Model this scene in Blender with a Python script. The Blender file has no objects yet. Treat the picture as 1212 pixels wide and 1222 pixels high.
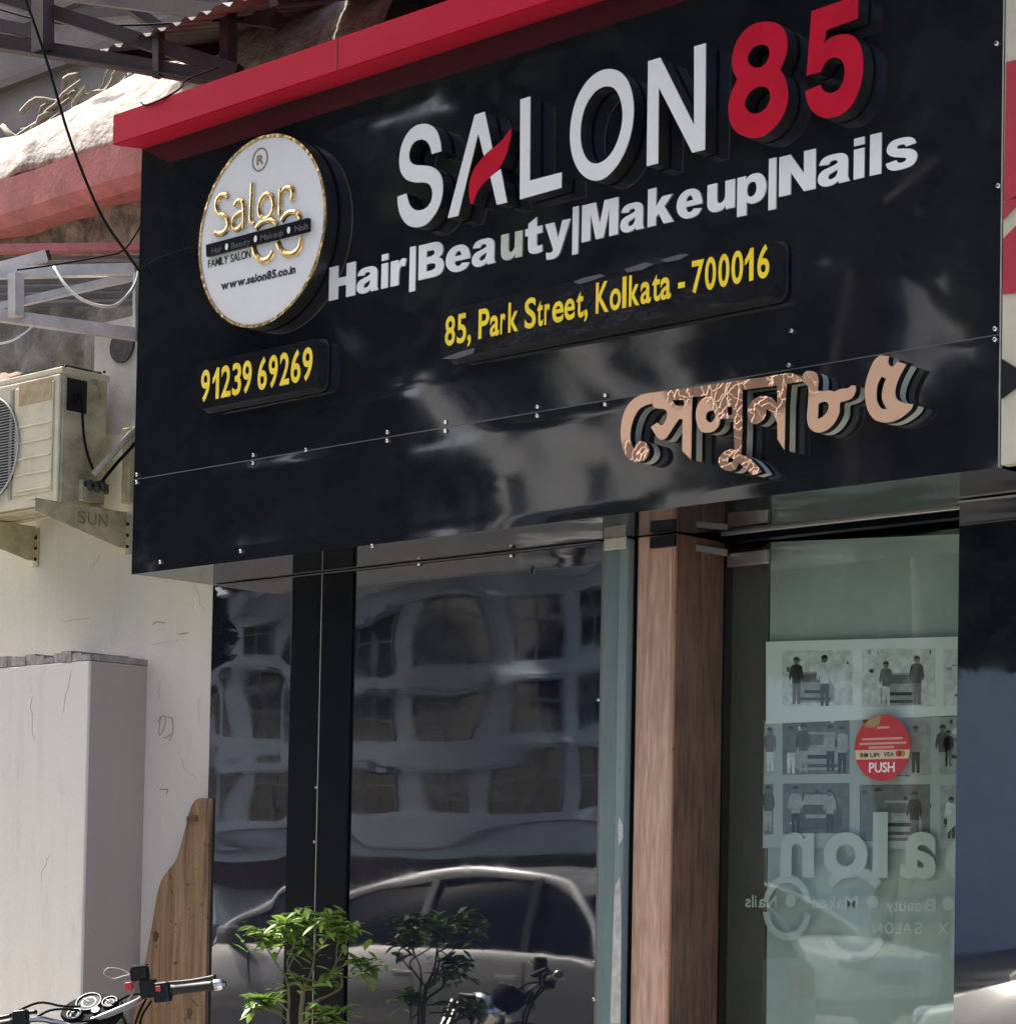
import bpy, bmesh, math, random
from mathutils import Vector, Matrix, noise
random.seed(7)
sc = bpy.context.scene
COL = sc.collection
R = math.radians

# ------------------------------------------------------------------ camera
YAW, PITCH, ROLL, FPX, CX, CY, W0, H0 = 0.751465, 0.0377285, 0.0190047, 2775.55, 606.0, 948.885, 1212.0, 1222.0
CAM = Vector((7.62, -5.871, 1.45))
fwd = Vector((-math.sin(YAW)*math.cos(PITCH), math.cos(YAW)*math.cos(PITCH), math.sin(PITCH)))
rt0 = Vector((math.cos(YAW), math.sin(YAW), 0)); up0 = rt0.cross(fwd)
rt = math.cos(ROLL)*rt0 + math.sin(ROLL)*up0
up = -math.sin(ROLL)*rt0 + math.cos(ROLL)*up0
cd = bpy.data.cameras.new('camera'); cam = bpy.data.objects.new('camera', cd); COL.objects.link(cam)
cd.sensor_fit = 'HORIZONTAL'; cd.sensor_width = 36; cd.lens = FPX/W0*36
cd.shift_y = (CY-H0/2)/W0; cd.clip_start = .05; cd.clip_end = 600
M = Matrix((rt, up, -fwd)).transposed().to_4x4(); M.translation = CAM
cam.matrix_world = M; sc.camera = cam

# ------------------------------------------------------------------ light
SUN_TO = Vector((-.62, .02, .78)).normalized()
wd = bpy.data.worlds.new('World'); sc.world = wd; wd.use_nodes = True
nt = wd.node_tree; bg = nt.nodes['Background']
sky = nt.nodes.new('ShaderNodeTexSky'); sky.sky_type = 'NISHITA'; sky.sun_disc = False
sky.sun_elevation = math.asin(SUN_TO.z); sky.sun_rotation = math.atan2(SUN_TO.x, SUN_TO.y)
sky.dust_density = 5.0; sky.air_density = .75; sky.ozone_density = .5
nt.links.new(sky.outputs[0], bg.inputs[0]); bg.inputs[1].default_value = .15
sd = bpy.data.lights.new('sun', 'SUN'); sd.energy = 4.0; sd.angle = R(2.0); sd.color = (1, .95, .87)
so = bpy.data.objects.new('sun', sd); COL.objects.link(so)
so.rotation_euler = (-SUN_TO).to_track_quat('-Z', 'Y').to_euler(); so.location = (0, 0, 30)
sc.view_settings.view_transform = 'Standard'; sc.view_settings.look = 'None'
sc.view_settings.gamma = 1; sc.view_settings.use_curve_mapping = False
sc.view_settings.exposure = 1.55
sc.cycles.max_bounces = 8; sc.cycles.glossy_bounces = 4; sc.cycles.transparent_max_bounces = 8
sc.cycles.caustics_reflective = False; sc.cycles.caustics_refractive = False

def at(px, py, Y):
    """the point of the plane y = Y that a pixel of the photograph shows"""
    d = fwd + rt*((px-CX)/FPX) - up*((py-CY)/FPX)
    return CAM + d*((Y-CAM.y)/d.y)

# ------------------------------------------------------------------ materials
MATS = {}
def mat(name, base, rough=.5, metal=0, var=0, vscale=6, bump=0, bscale=40, ior=1.5, c2=None, emit=None, stretch=None, coat=0):
    if name in MATS: return MATS[name]
    m = bpy.data.materials.new(name); m.use_nodes = True
    n = m.node_tree.nodes; l = m.node_tree.links; b = n['Principled BSDF']
    b.inputs['Base Color'].default_value = (*base, 1); b.inputs['Roughness'].default_value = rough
    b.inputs['Metallic'].default_value = metal; b.inputs['IOR'].default_value = ior
    if coat: b.inputs['Coat Weight'].default_value = coat
    if var or bump or c2:
        tc = n.new('ShaderNodeTexCoord'); mp = n.new('ShaderNodeMapping'); l.new(tc.outputs['Object'], mp.inputs[0])
        if stretch: mp.inputs['Scale'].default_value = stretch
    if var or c2:
        t = n.new('ShaderNodeTexNoise'); t.inputs['Scale'].default_value = vscale; t.inputs['Detail'].default_value = 8
        t.inputs['Roughness'].default_value = .65
        l.new(mp.outputs[0], t.inputs[0])
        r = n.new('ShaderNodeValToRGB'); l.new(t.outputs[0], r.inputs[0])
        e = r.color_ramp.elements; e[0].position = .32; e[1].position = .68
        a = c2 if c2 else tuple(max(0, c*(1-var)) for c in base)
        z = base if c2 else tuple(min(1, c*(1+var*.6)) for c in base)
        e[0].color = (*a, 1); e[1].color = (*z, 1)
        l.new(r.outputs[0], b.inputs['Base Color'])
    if bump:
        t2 = n.new('ShaderNodeTexNoise'); t2.inputs['Scale'].default_value = bscale; t2.inputs['Detail'].default_value = 6
        l.new(mp.outputs[0], t2.inputs[0])
        bp = n.new('ShaderNodeBump'); bp.inputs['Strength'].default_value = bump; bp.inputs['Distance'].default_value = .01
        l.new(t2.outputs[0], bp.inputs['Height']); l.new(bp.outputs[0], b.inputs['Normal'])
    MATS[name] = m; return m

def plaster(name, top, low, zsplit, stain=(.35, .32, .29)):
    """wall paint in two colours with a level change, hairline dirt and patches of wear"""
    m = bpy.data.materials.new(name); m.use_nodes = True
    n = m.node_tree.nodes; l = m.node_tree.links; b = n['Principled BSDF']; b.inputs['Roughness'].default_value = .8
    tc = n.new('ShaderNodeTexCoord')
    sx = n.new('ShaderNodeSeparateXYZ'); l.new(tc.outputs['Object'], sx.inputs[0])
    nz = n.new('ShaderNodeTexNoise'); nz.inputs['Scale'].default_value = 3; nz.inputs['Detail'].default_value = 6; l.new(tc.outputs['Object'], nz.inputs[0])
    ad = n.new('ShaderNodeMath'); ad.operation = 'MULTIPLY_ADD'; l.new(nz.outputs[0], ad.inputs[0]); ad.inputs[1].default_value = .35; l.new(sx.outputs[2], ad.inputs[2])
    mr = n.new('ShaderNodeMapRange'); l.new(ad.outputs[0], mr.inputs[0]); mr.inputs[1].default_value = zsplit+.05; mr.inputs[2].default_value = zsplit+.35
    mx = n.new('ShaderNodeMix'); mx.data_type = 'RGBA'; l.new(mr.outputs[0], mx.inputs[0])
    mx.inputs[6].default_value = (*low, 1); mx.inputs[7].default_value = (*top, 1)
    n2 = n.new('ShaderNodeTexNoise'); n2.inputs['Scale'].default_value = 9; n2.inputs['Detail'].default_value = 10; n2.inputs['Roughness'].default_value = .75
    mp = n.new('ShaderNodeMapping'); mp.inputs['Scale'].default_value = (1, 1, .35); l.new(tc.outputs['Object'], mp.inputs[0]); l.new(mp.outputs[0], n2.inputs[0])
    rp = n.new('ShaderNodeValToRGB'); rp.color_ramp.elements[0].position = .56; rp.color_ramp.elements[1].position = .84
    rp.color_ramp.elements[1].color = (.55, .55, .55, 1); l.new(n2.outputs[0], rp.inputs[0])
    m2 = n.new('ShaderNodeMix'); m2.data_type = 'RGBA'; l.new(rp.outputs[0], m2.inputs[0]); l.new(mx.outputs[2], m2.inputs[6]); m2.inputs[7].default_value = (*stain, 1)
    n4 = n.new('ShaderNodeTexNoise'); n4.inputs['Scale'].default_value = 14; n4.inputs['Detail'].default_value = 5
    mp4 = n.new('ShaderNodeMapping'); mp4.inputs['Scale'].default_value = (1, 1, .07); l.new(tc.outputs['Object'], mp4.inputs[0]); l.new(mp4.outputs[0], n4.inputs[0])
    r4 = n.new('ShaderNodeMapRange'); l.new(n4.outputs[0], r4.inputs[0]); r4.inputs[1].default_value = .52; r4.inputs[2].default_value = .8; r4.inputs[3].default_value = 0; r4.inputs[4].default_value = .22
    m4 = n.new('ShaderNodeMix'); m4.data_type = 'RGBA'; l.new(r4.outputs[0], m4.inputs[0]); l.new(m2.outputs[2], m4.inputs[6]); m4.inputs[7].default_value = (stain[0]*1.2, stain[1]*1.2, stain[2]*1.15, 1); m2 = m4
    l.new(m2.outputs[2], b.inputs['Base Color'])
    n3 = n.new('ShaderNodeTexNoise'); n3.inputs['Scale'].default_value = 22; n3.inputs['Detail'].default_value = 8; l.new(tc.outputs['Object'], n3.inputs[0])
    bp = n.new('ShaderNodeBump'); bp.inputs['Strength'].default_value = .25; bp.inputs['Distance'].default_value = .01; l.new(n3.outputs[0], bp.inputs['Height']); l.new(bp.outputs[0], b.inputs['Normal'])
    return m

def wood(name, a, c, scale=(1, 1, .06), rough=.5, vs=38, knots=1):
    m = bpy.data.materials.new(name); m.use_nodes = True
    n = m.node_tree.nodes; l = m.node_tree.links; b = n['Principled BSDF']; b.inputs['Roughness'].default_value = rough
    tc = n.new('ShaderNodeTexCoord'); mp = n.new('ShaderNodeMapping'); mp.inputs['Scale'].default_value = scale; l.new(tc.outputs['Object'], mp.inputs[0])
    t = n.new('ShaderNodeTexNoise'); t.inputs['Scale'].default_value = vs; t.inputs['Detail'].default_value = 8; t.inputs['Distortion'].default_value = .6; l.new(mp.outputs[0], t.inputs[0])
    r = n.new('ShaderNodeValToRGB'); e = r.color_ramp.elements; e[0].position = .33; e[1].position = .66; e[0].color = (*a, 1); e[1].color = (*c, 1); l.new(t.outputs[0], r.inputs[0])
    k = n.new('ShaderNodeTexNoise'); k.inputs['Scale'].default_value = 30; k.inputs['Detail'].default_value = 3; l.new(tc.outputs['Object'], k.inputs[0])
    kr = n.new('ShaderNodeValToRGB'); kr.color_ramp.elements[0].position = .64 if knots else .97; kr.color_ramp.elements[1].position = .74 if knots else 1; l.new(k.outputs[0], kr.inputs[0])
    mx = n.new('ShaderNodeMix'); mx.data_type = 'RGBA'; l.new(kr.outputs[0], mx.inputs[0]); l.new(r.outputs[0], mx.inputs[6]); mx.inputs[7].default_value = (a[0]*.4, a[1]*.38, a[2]*.36, 1)
    l.new(mx.outputs[2], b.inputs['Base Color'])
    bp = n.new('ShaderNodeBump'); bp.inputs['Strength'].default_value = .2; bp.inputs['Distance'].default_value = .004; l.new(t.outputs[0], bp.inputs['Height']); l.new(bp.outputs[0], b.inputs['Normal'])
    return m

def glossy_panel(name, base, ior, rough):
    m = bpy.data.materials.new(name); m.use_nodes = True
    n = m.node_tree.nodes; l = m.node_tree.links; b = n['Principled BSDF']
    b.inputs['Base Color'].default_value = (*base, 1); b.inputs['IOR'].default_value = ior
    tc = n.new('ShaderNodeTexCoord'); t = n.new('ShaderNodeTexNoise'); t.inputs['Scale'].default_value = 5; t.inputs['Detail'].default_value = 9; t.inputs['Roughness'].default_value = .7
    l.new(tc.outputs['Object'], t.inputs[0])
    r = n.new('ShaderNodeMapRange'); l.new(t.outputs[0], r.inputs[0]); r.inputs[1].default_value = .4; r.inputs[2].default_value = .75
    r.inputs[3].default_value = rough; r.inputs[4].default_value = rough+.045; l.new(r.outputs[0], b.inputs['Roughness'])
    # dust: a thin pale film, patchy
    d = n.new('ShaderNodeMapRange'); l.new(t.outputs[0], d.inputs[0]); d.inputs[1].default_value = .45; d.inputs[2].default_value = .85; d.inputs[3].default_value = 0; d.inputs[4].default_value = .018
    mx = n.new('ShaderNodeMix'); mx.data_type = 'RGBA'; l.new(d.outputs[0], mx.inputs[0]); mx.inputs[6].default_value = (*base, 1); mx.inputs[7].default_value = (.35, .33, .3, 1)
    l.new(mx.outputs[2], b.inputs['Base Color'])
    return m

ACP = glossy_panel('black_gloss_panel', (.009, .0115, .019), 2.4, .012)
ACPS = glossy_panel('black_sign_panel', (.011, .0125, .018), 1.85, .030)
ACPM = mat('black_matt_panel', (.0035, .0045, .007), .25, ior=1.22)
RED = mat('red_panel', (.47, .010, .032), .35, ior=1.18, var=.10, vscale=2)
WHITE = mat('white_acrylic', (.72, .74, .73), .25, var=.04, vscale=4)
WHITE2 = mat('white_vinyl', (.80, .81, .80), .45)
AGED = mat('aged_vinyl', (.58, .60, .48), .45, var=.15, vscale=20)
REDF = mat('red_acrylic', (.50, .014, .035), .14, var=.12, vscale=9, bump=.12, bscale=9)
RETURN = mat('dark_return', (.014, .014, .016), .28)
YEL = mat('yellow_vinyl', (.90, .66, .012), .4, var=.16, vscale=14)
BLK = mat('black_plastic', (.008, .008, .010), .4, ior=1.35)
DARKP = mat('dark_plate', (.012, .013, .017), .12, var=.4, vscale=8, bump=.35, bscale=7)
GOLD = mat('gold_mirror', (.58, .40, .18), .22, 1, bump=.4, bscale=40)
ROSE = mat('rose_gold', (1, .64, .44), .22, .55)
_n = ROSE.node_tree.nodes; _l = ROSE.node_tree.links; _b = _n['Principled BSDF']   # crinkled remains of the protective film
_tc = _n.new('ShaderNodeTexCoord'); _v = _n.new('ShaderNodeTexVoronoi'); _v.feature = 'DISTANCE_TO_EDGE'; _v.inputs['Scale'].default_value = 26
_w = _n.new('ShaderNodeTexNoise'); _w.inputs['Scale'].default_value = 9; _w.inputs['Detail'].default_value = 4
_mp = _n.new('ShaderNodeMapping'); _mp.inputs['Location'].default_value = (.35, 0, .1); _l.new(_tc.outputs['Object'], _mp.inputs[0])
_m = _n.new('ShaderNodeTexNoise'); _m.inputs['Scale'].default_value = 3.4; _m.inputs['Detail'].default_value = 1; _l.new(_mp.outputs[0], _m.inputs[0])
_vm = _n.new('ShaderNodeVectorMath'); _vm.operation = 'MULTIPLY_ADD'; _l.new(_tc.outputs['Object'], _w.inputs[0]); _l.new(_w.outputs['Color'], _vm.inputs[0]); _vm.inputs[1].default_value = (.14, .14, .14); _l.new(_tc.outputs['Object'], _vm.inputs[2]); _l.new(_vm.outputs[0], _v.inputs[0])
_e = _n.new('ShaderNodeMapRange'); _l.new(_v.outputs['Distance'], _e.inputs[0]); _e.inputs[1].default_value = .008; _e.inputs[2].default_value = .05
_k = _n.new('ShaderNodeMapRange'); _l.new(_m.outputs[0], _k.inputs[0]); _k.inputs[1].default_value = .50; _k.inputs[2].default_value = .56
_x = _n.new('ShaderNodeMath'); _x.operation = 'MULTIPLY'; _l.new(_e.outputs[0], _x.inputs[0]); _l.new(_k.outputs[0], _x.inputs[1])
_c = _n.new('ShaderNodeMix'); _c.data_type = 'RGBA'; _l.new(_x.outputs[0], _c.inputs[0]); _c.inputs[6].default_value = (1, .64, .44, 1); _c.inputs[7].default_value = (.42, .25, .165, 1); _l.new(_c.outputs[2], _b.inputs['Base Color'])
_u = _n.new('ShaderNodeBump'); _u.inputs['Strength'].default_value = .25; _u.inputs['Distance'].default_value = .01; _l.new(_x.outputs[0], _u.inputs['Height']); _l.new(_u.outputs[0], _b.inputs['Normal'])
ACR = mat('acrylic_layer', (.42, .46, .41), .4)
STEEL = mat('steel', (.55, .55, .55), .3, 1)
CHROME = mat('chrome', (.75, .75, .75), .1, 1)
ALU = mat('aluminium', (.5, .5, .48), .4, .8, var=.15, vscale=12)
ACW = mat('cream_metal', (.54, .50, .36), .5, var=.16, vscale=9, bump=.05)
ACD = mat('dirty_cream_metal', (.42, .38, .26), .6, var=.45, vscale=8)
ACBR = mat('bracket_metal', (.40, .36, .22), .55, var=.3, vscale=12)
PINK = mat('pink_paint', (.42, .13, .12), .7, var=.25, vscale=9, bump=.3)
CONC = mat('weathered_concrete', (.50, .47, .43), .95, c2=(.16, .12, .09), vscale=11, bump=1, bscale=34)
SOIL = mat('old_rubble', (.34, .27, .20), .95, c2=(.07, .05, .035), vscale=11, bump=1, bscale=24)
STONE = mat('grey_rubble', (.27, .265, .24), .9, c2=(.09, .085, .075), vscale=8, bump=.9, bscale=20)
WFR = mat('white_painted_steel', (.52, .50, .49), .55, var=.25, vscale=7)
WFP = mat('pinkish_painted_steel', (.46, .40, .39), .55, var=.25, vscale=7)
TRUSS = mat('maroon_steel', (.030, .016, .016), .6, var=.4, vscale=9)
SHEET = mat('roof_sheet', (.16, .145, .135), .6, var=.35, vscale=3)
GREENP = mat('green_painted_wood', (.15, .215, .215), .55, c2=(.09, .13, .13), vscale=10, stretch=(1, 1, .12), bump=.3, bscale=30)
PEEL = mat('peeled_paint', (.46, .46, .43), .8, var=.3, vscale=25)
WOODL = wood('light_wood_laminate', (.36, .215, .15), (.56, .375, .28), (1, 1, .10), .45, 60, 0)
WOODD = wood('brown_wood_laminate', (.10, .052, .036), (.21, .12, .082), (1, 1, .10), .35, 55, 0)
PLANKM = wood('weathered_plank', (.105, .058, .028), (.27, .165, .09), (1.4, 1, .10), .75, 26)
ASPH = mat('asphalt', (.12, .117, .11), .9, var=.3, vscale=4, bump=.5, bscale=60)
PAVE = mat('pavement', (.42, .40, .36), .85, var=.25, vscale=5, bump=.4)
RUBBER = mat('rubber', (.012, .012, .012), .6)
CABLEB = mat('black_cable', (.010, .0095, .010), .85, ior=1.15)
CABLEW = mat('white_cable', (.6, .6, .56), .5)
WALLM = plaster('plaster_wall_paint', (.57, .555, .45), (.565, .525, .495), 2.42)
PIERM = plaster('plaster_pier_paint', (.575, .555, .515), (.575, .555, .515), 2.4)
CARW = mat('white_car_paint', (.60, .60, .585), .25, coat=.4)
CARS = mat('silver_car_paint', (.22, .22, .22), .28, .1, coat=.4)
CARG = mat('car_glass', (.006, .009, .014), .06, ior=1.12)
LAMP = mat('headlamp_glass', (.55, .6, .65), .05, .3)
REDL = mat('red_lens', (.3, .01, .01), .1)
BLDA = mat('pale_blue_building', (.74, .81, .86), .8, var=.12, vscale=.6)
BLDB = mat('grey_brown_building', (.52, .50, .46), .8, var=.15, vscale=.3)
WINM = mat('dark_window', (.02, .024, .03), .1)
BARK = mat('bark', (.10, .075, .05), .9, var=.4, vscale=8, bump=.6)
STEM = mat('green_brown_stem', (.20, .17, .09), .7, var=.3, vscale=20)
def leafmat(name, c, tr):
    m = bpy.data.materials.new(name); m.use_nodes = True
    n = m.node_tree.nodes; l = m.node_tree.links; b = n['Principled BSDF']; out = n['Material Output']
    oi = n.new('ShaderNodeObjectInfo'); hs = n.new('ShaderNodeHueSaturation'); hs.inputs['Color'].default_value = (*c, 1)
    mr = n.new('ShaderNodeMapRange'); l.new(oi.outputs['Random'], mr.inputs[0]); mr.inputs[3].default_value = .65; mr.inputs[4].default_value = 1.35
    l.new(mr.outputs[0], hs.inputs['Value']); l.new(hs.outputs[0], b.inputs['Base Color']); b.inputs['Roughness'].default_value = .35
    t = n.new('ShaderNodeBsdfTranslucent'); l.new(hs.outputs[0], t.inputs[0]); mx = n.new('ShaderNodeMixShader'); mx.inputs[0].default_value = tr
    l.new(b.outputs[0], mx.inputs[1]); l.new(t.outputs[0], mx.inputs[2]); l.new(mx.outputs[0], out.inputs[0]); return m
LEAF = leafmat('shrub_leaf', (.185, .30, .055), .35)
TLEAF = leafmat('tree_leaf', (.035, .06, .018), .2)
def glassmat(name, tint, k, ior=1.5):
    m = bpy.data.materials.new(name); m.use_nodes = True
    n = m.node_tree.nodes; l = m.node_tree.links; n.remove(n['Principled BSDF']); out = n['Material Output']
    fr = n.new('ShaderNodeFresnel'); fr.inputs[0].default_value = ior
    mu = n.new('ShaderNodeMath'); mu.operation = 'MULTIPLY'; mu.use_clamp = True; l.new(fr.outputs[0], mu.inputs[0]); mu.inputs[1].default_value = k
    ge = n.new('ShaderNodeNewGeometry'); iv = n.new('ShaderNodeMath'); iv.operation = 'SUBTRACT'; iv.inputs[0].default_value = 1; l.new(ge.outputs['Backfacing'], iv.inputs[1])
    m3_ = n.new('ShaderNodeMath'); m3_.operation = 'MULTIPLY'; l.new(mu.outputs[0], m3_.inputs[0]); l.new(iv.outputs[0], m3_.inputs[1]); mu = m3_
    tr = n.new('ShaderNodeBsdfTransparent'); tr.inputs[0].default_value = (*tint, 1)
    gl = n.new('ShaderNodeBsdfGlossy'); gl.inputs['Roughness'].default_value = .02; gl.inputs[0].default_value = (.85, .95, .92, 1)
    mx = n.new('ShaderNodeMixShader'); l.new(mu.outputs[0], mx.inputs[0]); l.new(tr.outputs[0], mx.inputs[1]); l.new(gl.outputs[0], mx.inputs[2]); l.new(mx.outputs[0], out.inputs[0]); return m
GLASS = glassmat('tinted_door_glass', (.94, .98, .96), 2.9)
FROST = mat('frosted_vinyl', (.52, .57, .54), .6)

FROST2 = mat('thin_frosted_vinyl', (.49, .54, .515), .6)
# ------------------------------------------------------------------ mesh helpers
def obj(name, bm, m, parent=None, smooth=False, loc=None):
    if isinstance(bm, bmesh.types.BMesh):
        bmesh.ops.recalc_face_normals(bm, faces=bm.faces[:])
        me = bpy.data.meshes.new(name); bm.to_mesh(me); bm.free()
    else: me = bm
    if m and not me.materials: me.materials.append(m)
    if smooth:
        for p in me.polygons: p.use_smooth = True
    o = bpy.data.objects.new(name, me); COL.objects.link(o)
    if parent: 
        o.parent = parent; o.matrix_parent_inverse = parent.matrix_basis.inverted()
    if loc: o.location = loc
    return o
def tag(o, label, cat, group=None, kind=None):
    if label: o['label'] = label
    if cat: o['category'] = cat; o['kind'] = 'thing'
    if group: o['group'] = group
    if kind: o['kind'] = kind
    return o
def thing(name, label, cat, loc=(0, 0, 0), group=None):
    o = bpy.data.objects.new(name, None); COL.objects.link(o); o.location = loc; o.empty_display_size = .1
    return tag(o, label, cat, group)
def B(): return bmesh.new()
def box(bm, x0, x1, y0, y1, z0, z1):
    v = [bm.verts.new(p) for p in ((x0,y0,z0),(x1,y0,z0),(x1,y1,z0),(x0,y1,z0),(x0,y0,z1),(x1,y0,z1),(x1,y1,z1),(x0,y1,z1))]
    for f in ((0,3,2,1),(4,5,6,7),(0,1,5,4),(1,2,6,5),(2,3,7,6),(3,0,4,7)): bm.faces.new([v[i] for i in f])
    return bm
def bbox(bm, *a, bev=.004, seg=2):
    t = bmesh.new(); box(t, *a); bmesh.ops.bevel(t, geom=t.edges[:], offset=bev, segments=seg, affect='EDGES', profile=.5)
    merge(bm, t); return bm
def merge(bm, t):
    t.verts.ensure_lookup_table(); mp = {v: bm.verts.new(v.co) for v in t.verts}
    for f in t.faces: 
        g = bm.faces.new([mp[v] for v in f.verts]); g.smooth = f.smooth
    t.free()
def bar(bm, a, b, w, h=None, upv=(0, 0, 1)):
    a, b = Vector(a), Vector(b); h = h or w; d = (b-a).normalized(); u = Vector(upv)
    if abs(d.dot(u)) > .97: u = Vector((0, 1, 0))
    s = d.cross(u).normalized(); u = s.cross(d)
    v = [bm.verts.new(p + s*sx*w/2 + u*su*h/2) for p in (a, b) for sx, su in ((-1,-1),(1,-1),(1,1),(-1,1))]
    for f in ((0,1,2,3),(7,6,5,4),(0,4,5,1),(1,5,6,2),(2,6,7,3),(3,7,4,0)): bm.faces.new([v[i] for i in f])
    return bm
def tube(bm, pts, r, n=8, cap=True):
    pts = [Vector(p) for p in pts]; rs = r if isinstance(r, (list, tuple)) else [r]*len(pts); rings = []; s = None
    for i, p in enumerate(pts):
        d = (pts[min(i+1, len(pts)-1)]-pts[max(i-1, 0)]).normalized()
        if s is None: s = d.orthogonal().normalized()
        s = (s - d*s.dot(d)).normalized(); u = d.cross(s)
        rings.append([bm.verts.new(p + (s*math.cos(k*2*math.pi/n)+u*math.sin(k*2*math.pi/n))*rs[i]) for k in range(n)])
    for i in range(len(rings)-1):
        for k in range(n):
            f = bm.faces.new((rings[i][k], rings[i][(k+1)%n], rings[i+1][(k+1)%n], rings[i+1][k])); f.smooth = True
    if cap: bm.faces.new(rings[0][::-1]); bm.faces.new(rings[-1])
    return bm
def spline(pts, sub=6, closed=False, sharp=()):
    pts = [Vector(p) for p in pts]; n = len(pts); out = []
    for i in range(n if closed else n-1):
        p1, p2 = pts[i], pts[(i+1) % n]
        p0 = pts[i-1] if closed or i > 0 else p1; p3 = pts[(i+2) % n] if closed or i+2 < n else p2
        t1 = (p2-p0)*.5; t2 = (p3-p1)*.5
        if i in sharp: t1 = (p2-p1)*(1. if (i+1)%n in sharp else .6)
        if (i+1) % n in sharp: t2 = (p2-p1)*(1. if i in sharp else .6)
        if i in sharp and (i+1) % n in sharp: out.append(p1); continue
        for k in range(sub):
            t = k/sub; t2_, t3 = t*t, t*t*t
            out.append(p1*(2*t3-3*t2_+1)+t1*(t3-2*t2_+t)+p2*(-2*t3+3*t2_)+t2*(t3-t2_))
    if not closed: out.append(pts[-1])
    return out
def loops_mesh(name, loops, y0, y1):
    """solid plate from outlines in the x-z plane (holes allowed), from y0 (front) to y1 (back)"""
    cu = bpy.data.curves.new(name, 'CURVE'); cu.dimensions = '2D'; cu.fill_mode = 'BOTH'; cu.extrude = abs(y1-y0)/2
    for lp in loops:
        s = cu.splines.new('POLY'); s.points.add(len(lp)-1); s.use_cyclic_u = True
        for i, p in enumerate(lp): s.points[i].co = (p[0], p[1], 0, 1)
    o = bpy.data.objects.new(name, cu); me = bpy.data.meshes.new_from_object(o); me.name = name
    for v in me.vertices: v.co = (v.co.x, (y0+y1)/2 - v.co.z, v.co.y)
    bpy.data.objects.remove(o); bpy.data.curves.remove(cu); me.materials.clear(); return me
def pxloop(pts, ox, oy, s, Y, sharp=None, smooth=True, sub=5):
    w = [at(ox+x/s, oy+y/s, Y) for x, y in pts]; w = [Vector((p.x, p.z)) for p in w]
    return spline(w, sub, True, sharp or ()) if smooth else w
def grid_panel(name, P, m, parent, nx=40, nz=40, amp=.002, freq=2.2, th=.01, seed=0, pill=0, rip=0):
    """thin sheet with the slight buckling of composite panels; P(u,v)->Vector front point, normal -y"""
    bm = B(); V = []
    for j in range(nz+1):
        row = []
        for i in range(nx+1):
            u, v = i/nx, j/nz; p = P(u, v)
            e = min(1, 9*min(u, 1-u, v, 1-v))
            d = amp*(noise.noise(Vector((p.x*freq+seed*7.1, p.z*freq*1.0, seed*3.3)))*.9 + .22*noise.noise(Vector((p.x*freq*2.3, p.z*freq*2.0, seed*5.+9))) + .10*rip*noise.noise(Vector((p.x*1.3, p.z*9., seed*2.+4))))
            d -= pill*math.sin(math.pi*u)**.7*math.sin(math.pi*v)**.7
            row.append(bm.verts.new(p+Vector((0, d*(.3+.7*e), 0))))
        V.append(row)
    for j in range(nz):
        for i in range(nx):
            f = bm.faces.new((V[j][i], V[j][i+1], V[j+1][i+1], V[j+1][i])); f.smooth = True
    ed = [V[0][i] for i in range(nx+1)] + [V[j][nx] for j in range(1, nz+1)] + [V[nz][i] for i in range(nx-1, -1, -1)] + [V[j][0] for j in range(nz-1, 0, -1)]
    fr_ = [bm.verts.new(v.co) for v in ed]; bk = [bm.verts.new((v.co.x, v.co.y+th, v.co.z)) for v in ed]
    for i in range(len(ed)):
        k = (i+1) % len(ed); bm.faces.new((fr_[i], bk[i], bk[k], fr_[k]))
    return obj(name, bm, m, parent)

# glyphs of the built-in font, each fitted to a measured box on its plane
GL = {}
def glyph(ch, bold):
    if (ch, bold) not in GL:
        cu = bpy.data.curves.new('glyph', 'FONT'); cu.body = ch; cu.size = 1; cu.offset = bold; cu.resolution_u = 5; cu.fill_mode = 'BOTH'; cu.extrude = .5
        o = bpy.data.objects.new('glyph', cu); me = bpy.data.meshes.new_from_object(o)
        co = [tuple(v.co) for v in me.vertices]; fa = [tuple(p.vertices) for p in me.polygons]
        bpy.data.objects.remove(o); bpy.data.curves.remove(cu); bpy.data.meshes.remove(me); GL[(ch, bold)] = (co, fa)
    return GL[(ch, bold)]
CG = {}
def cg(ch, *loops): CG[ch] = loops
cg('H', ([(0,0),(0,1),(.34,1),(.34,.62),(.66,.62),(.66,1),(1,1),(1,0),(.66,0),(.66,.38),(.34,.38),(.34,0)], None))
cg('i', ([(0,.82),(0,1),(1,1),(1,.82)], None), ([(0,0),(0,.73),(1,.73),(1,0)], None))
cg('l', ([(0,0),(0,1),(1,1),(1,0)], None)); cg('|', ([(0,-.28),(0,1.02),(1,1.02),(1,-.28)], None))
cg('r', ([(0,0),(0,.73),(.5,.73),(.5,.61),(.6,.70),(.75,.745),(.9,.74),(1,.71),(.88,.50),(.75,.535),(.62,.52),(.55,.44),(.53,.25),(.53,0)], {0,1,2,3,7,8,12,13}))
cg('B', ([(0,0),(0,1),(.58,1),(.78,.97),(.91,.87),(.95,.74),(.91,.61),(.80,.53),(.92,.46),(1,.30),(.96,.14),(.84,.04),(.64,0)], {0,1,2,7,12}), ([(.31,.79),(.50,.79),(.60,.76),(.63,.70),(.60,.64),(.50,.61),(.31,.61)], {0,1,5,6}), ([(.31,.41),(.52,.41),(.65,.37),(.68,.31),(.65,.24),(.53,.20),(.31,.20)], {0,1,5,6}))
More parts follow.
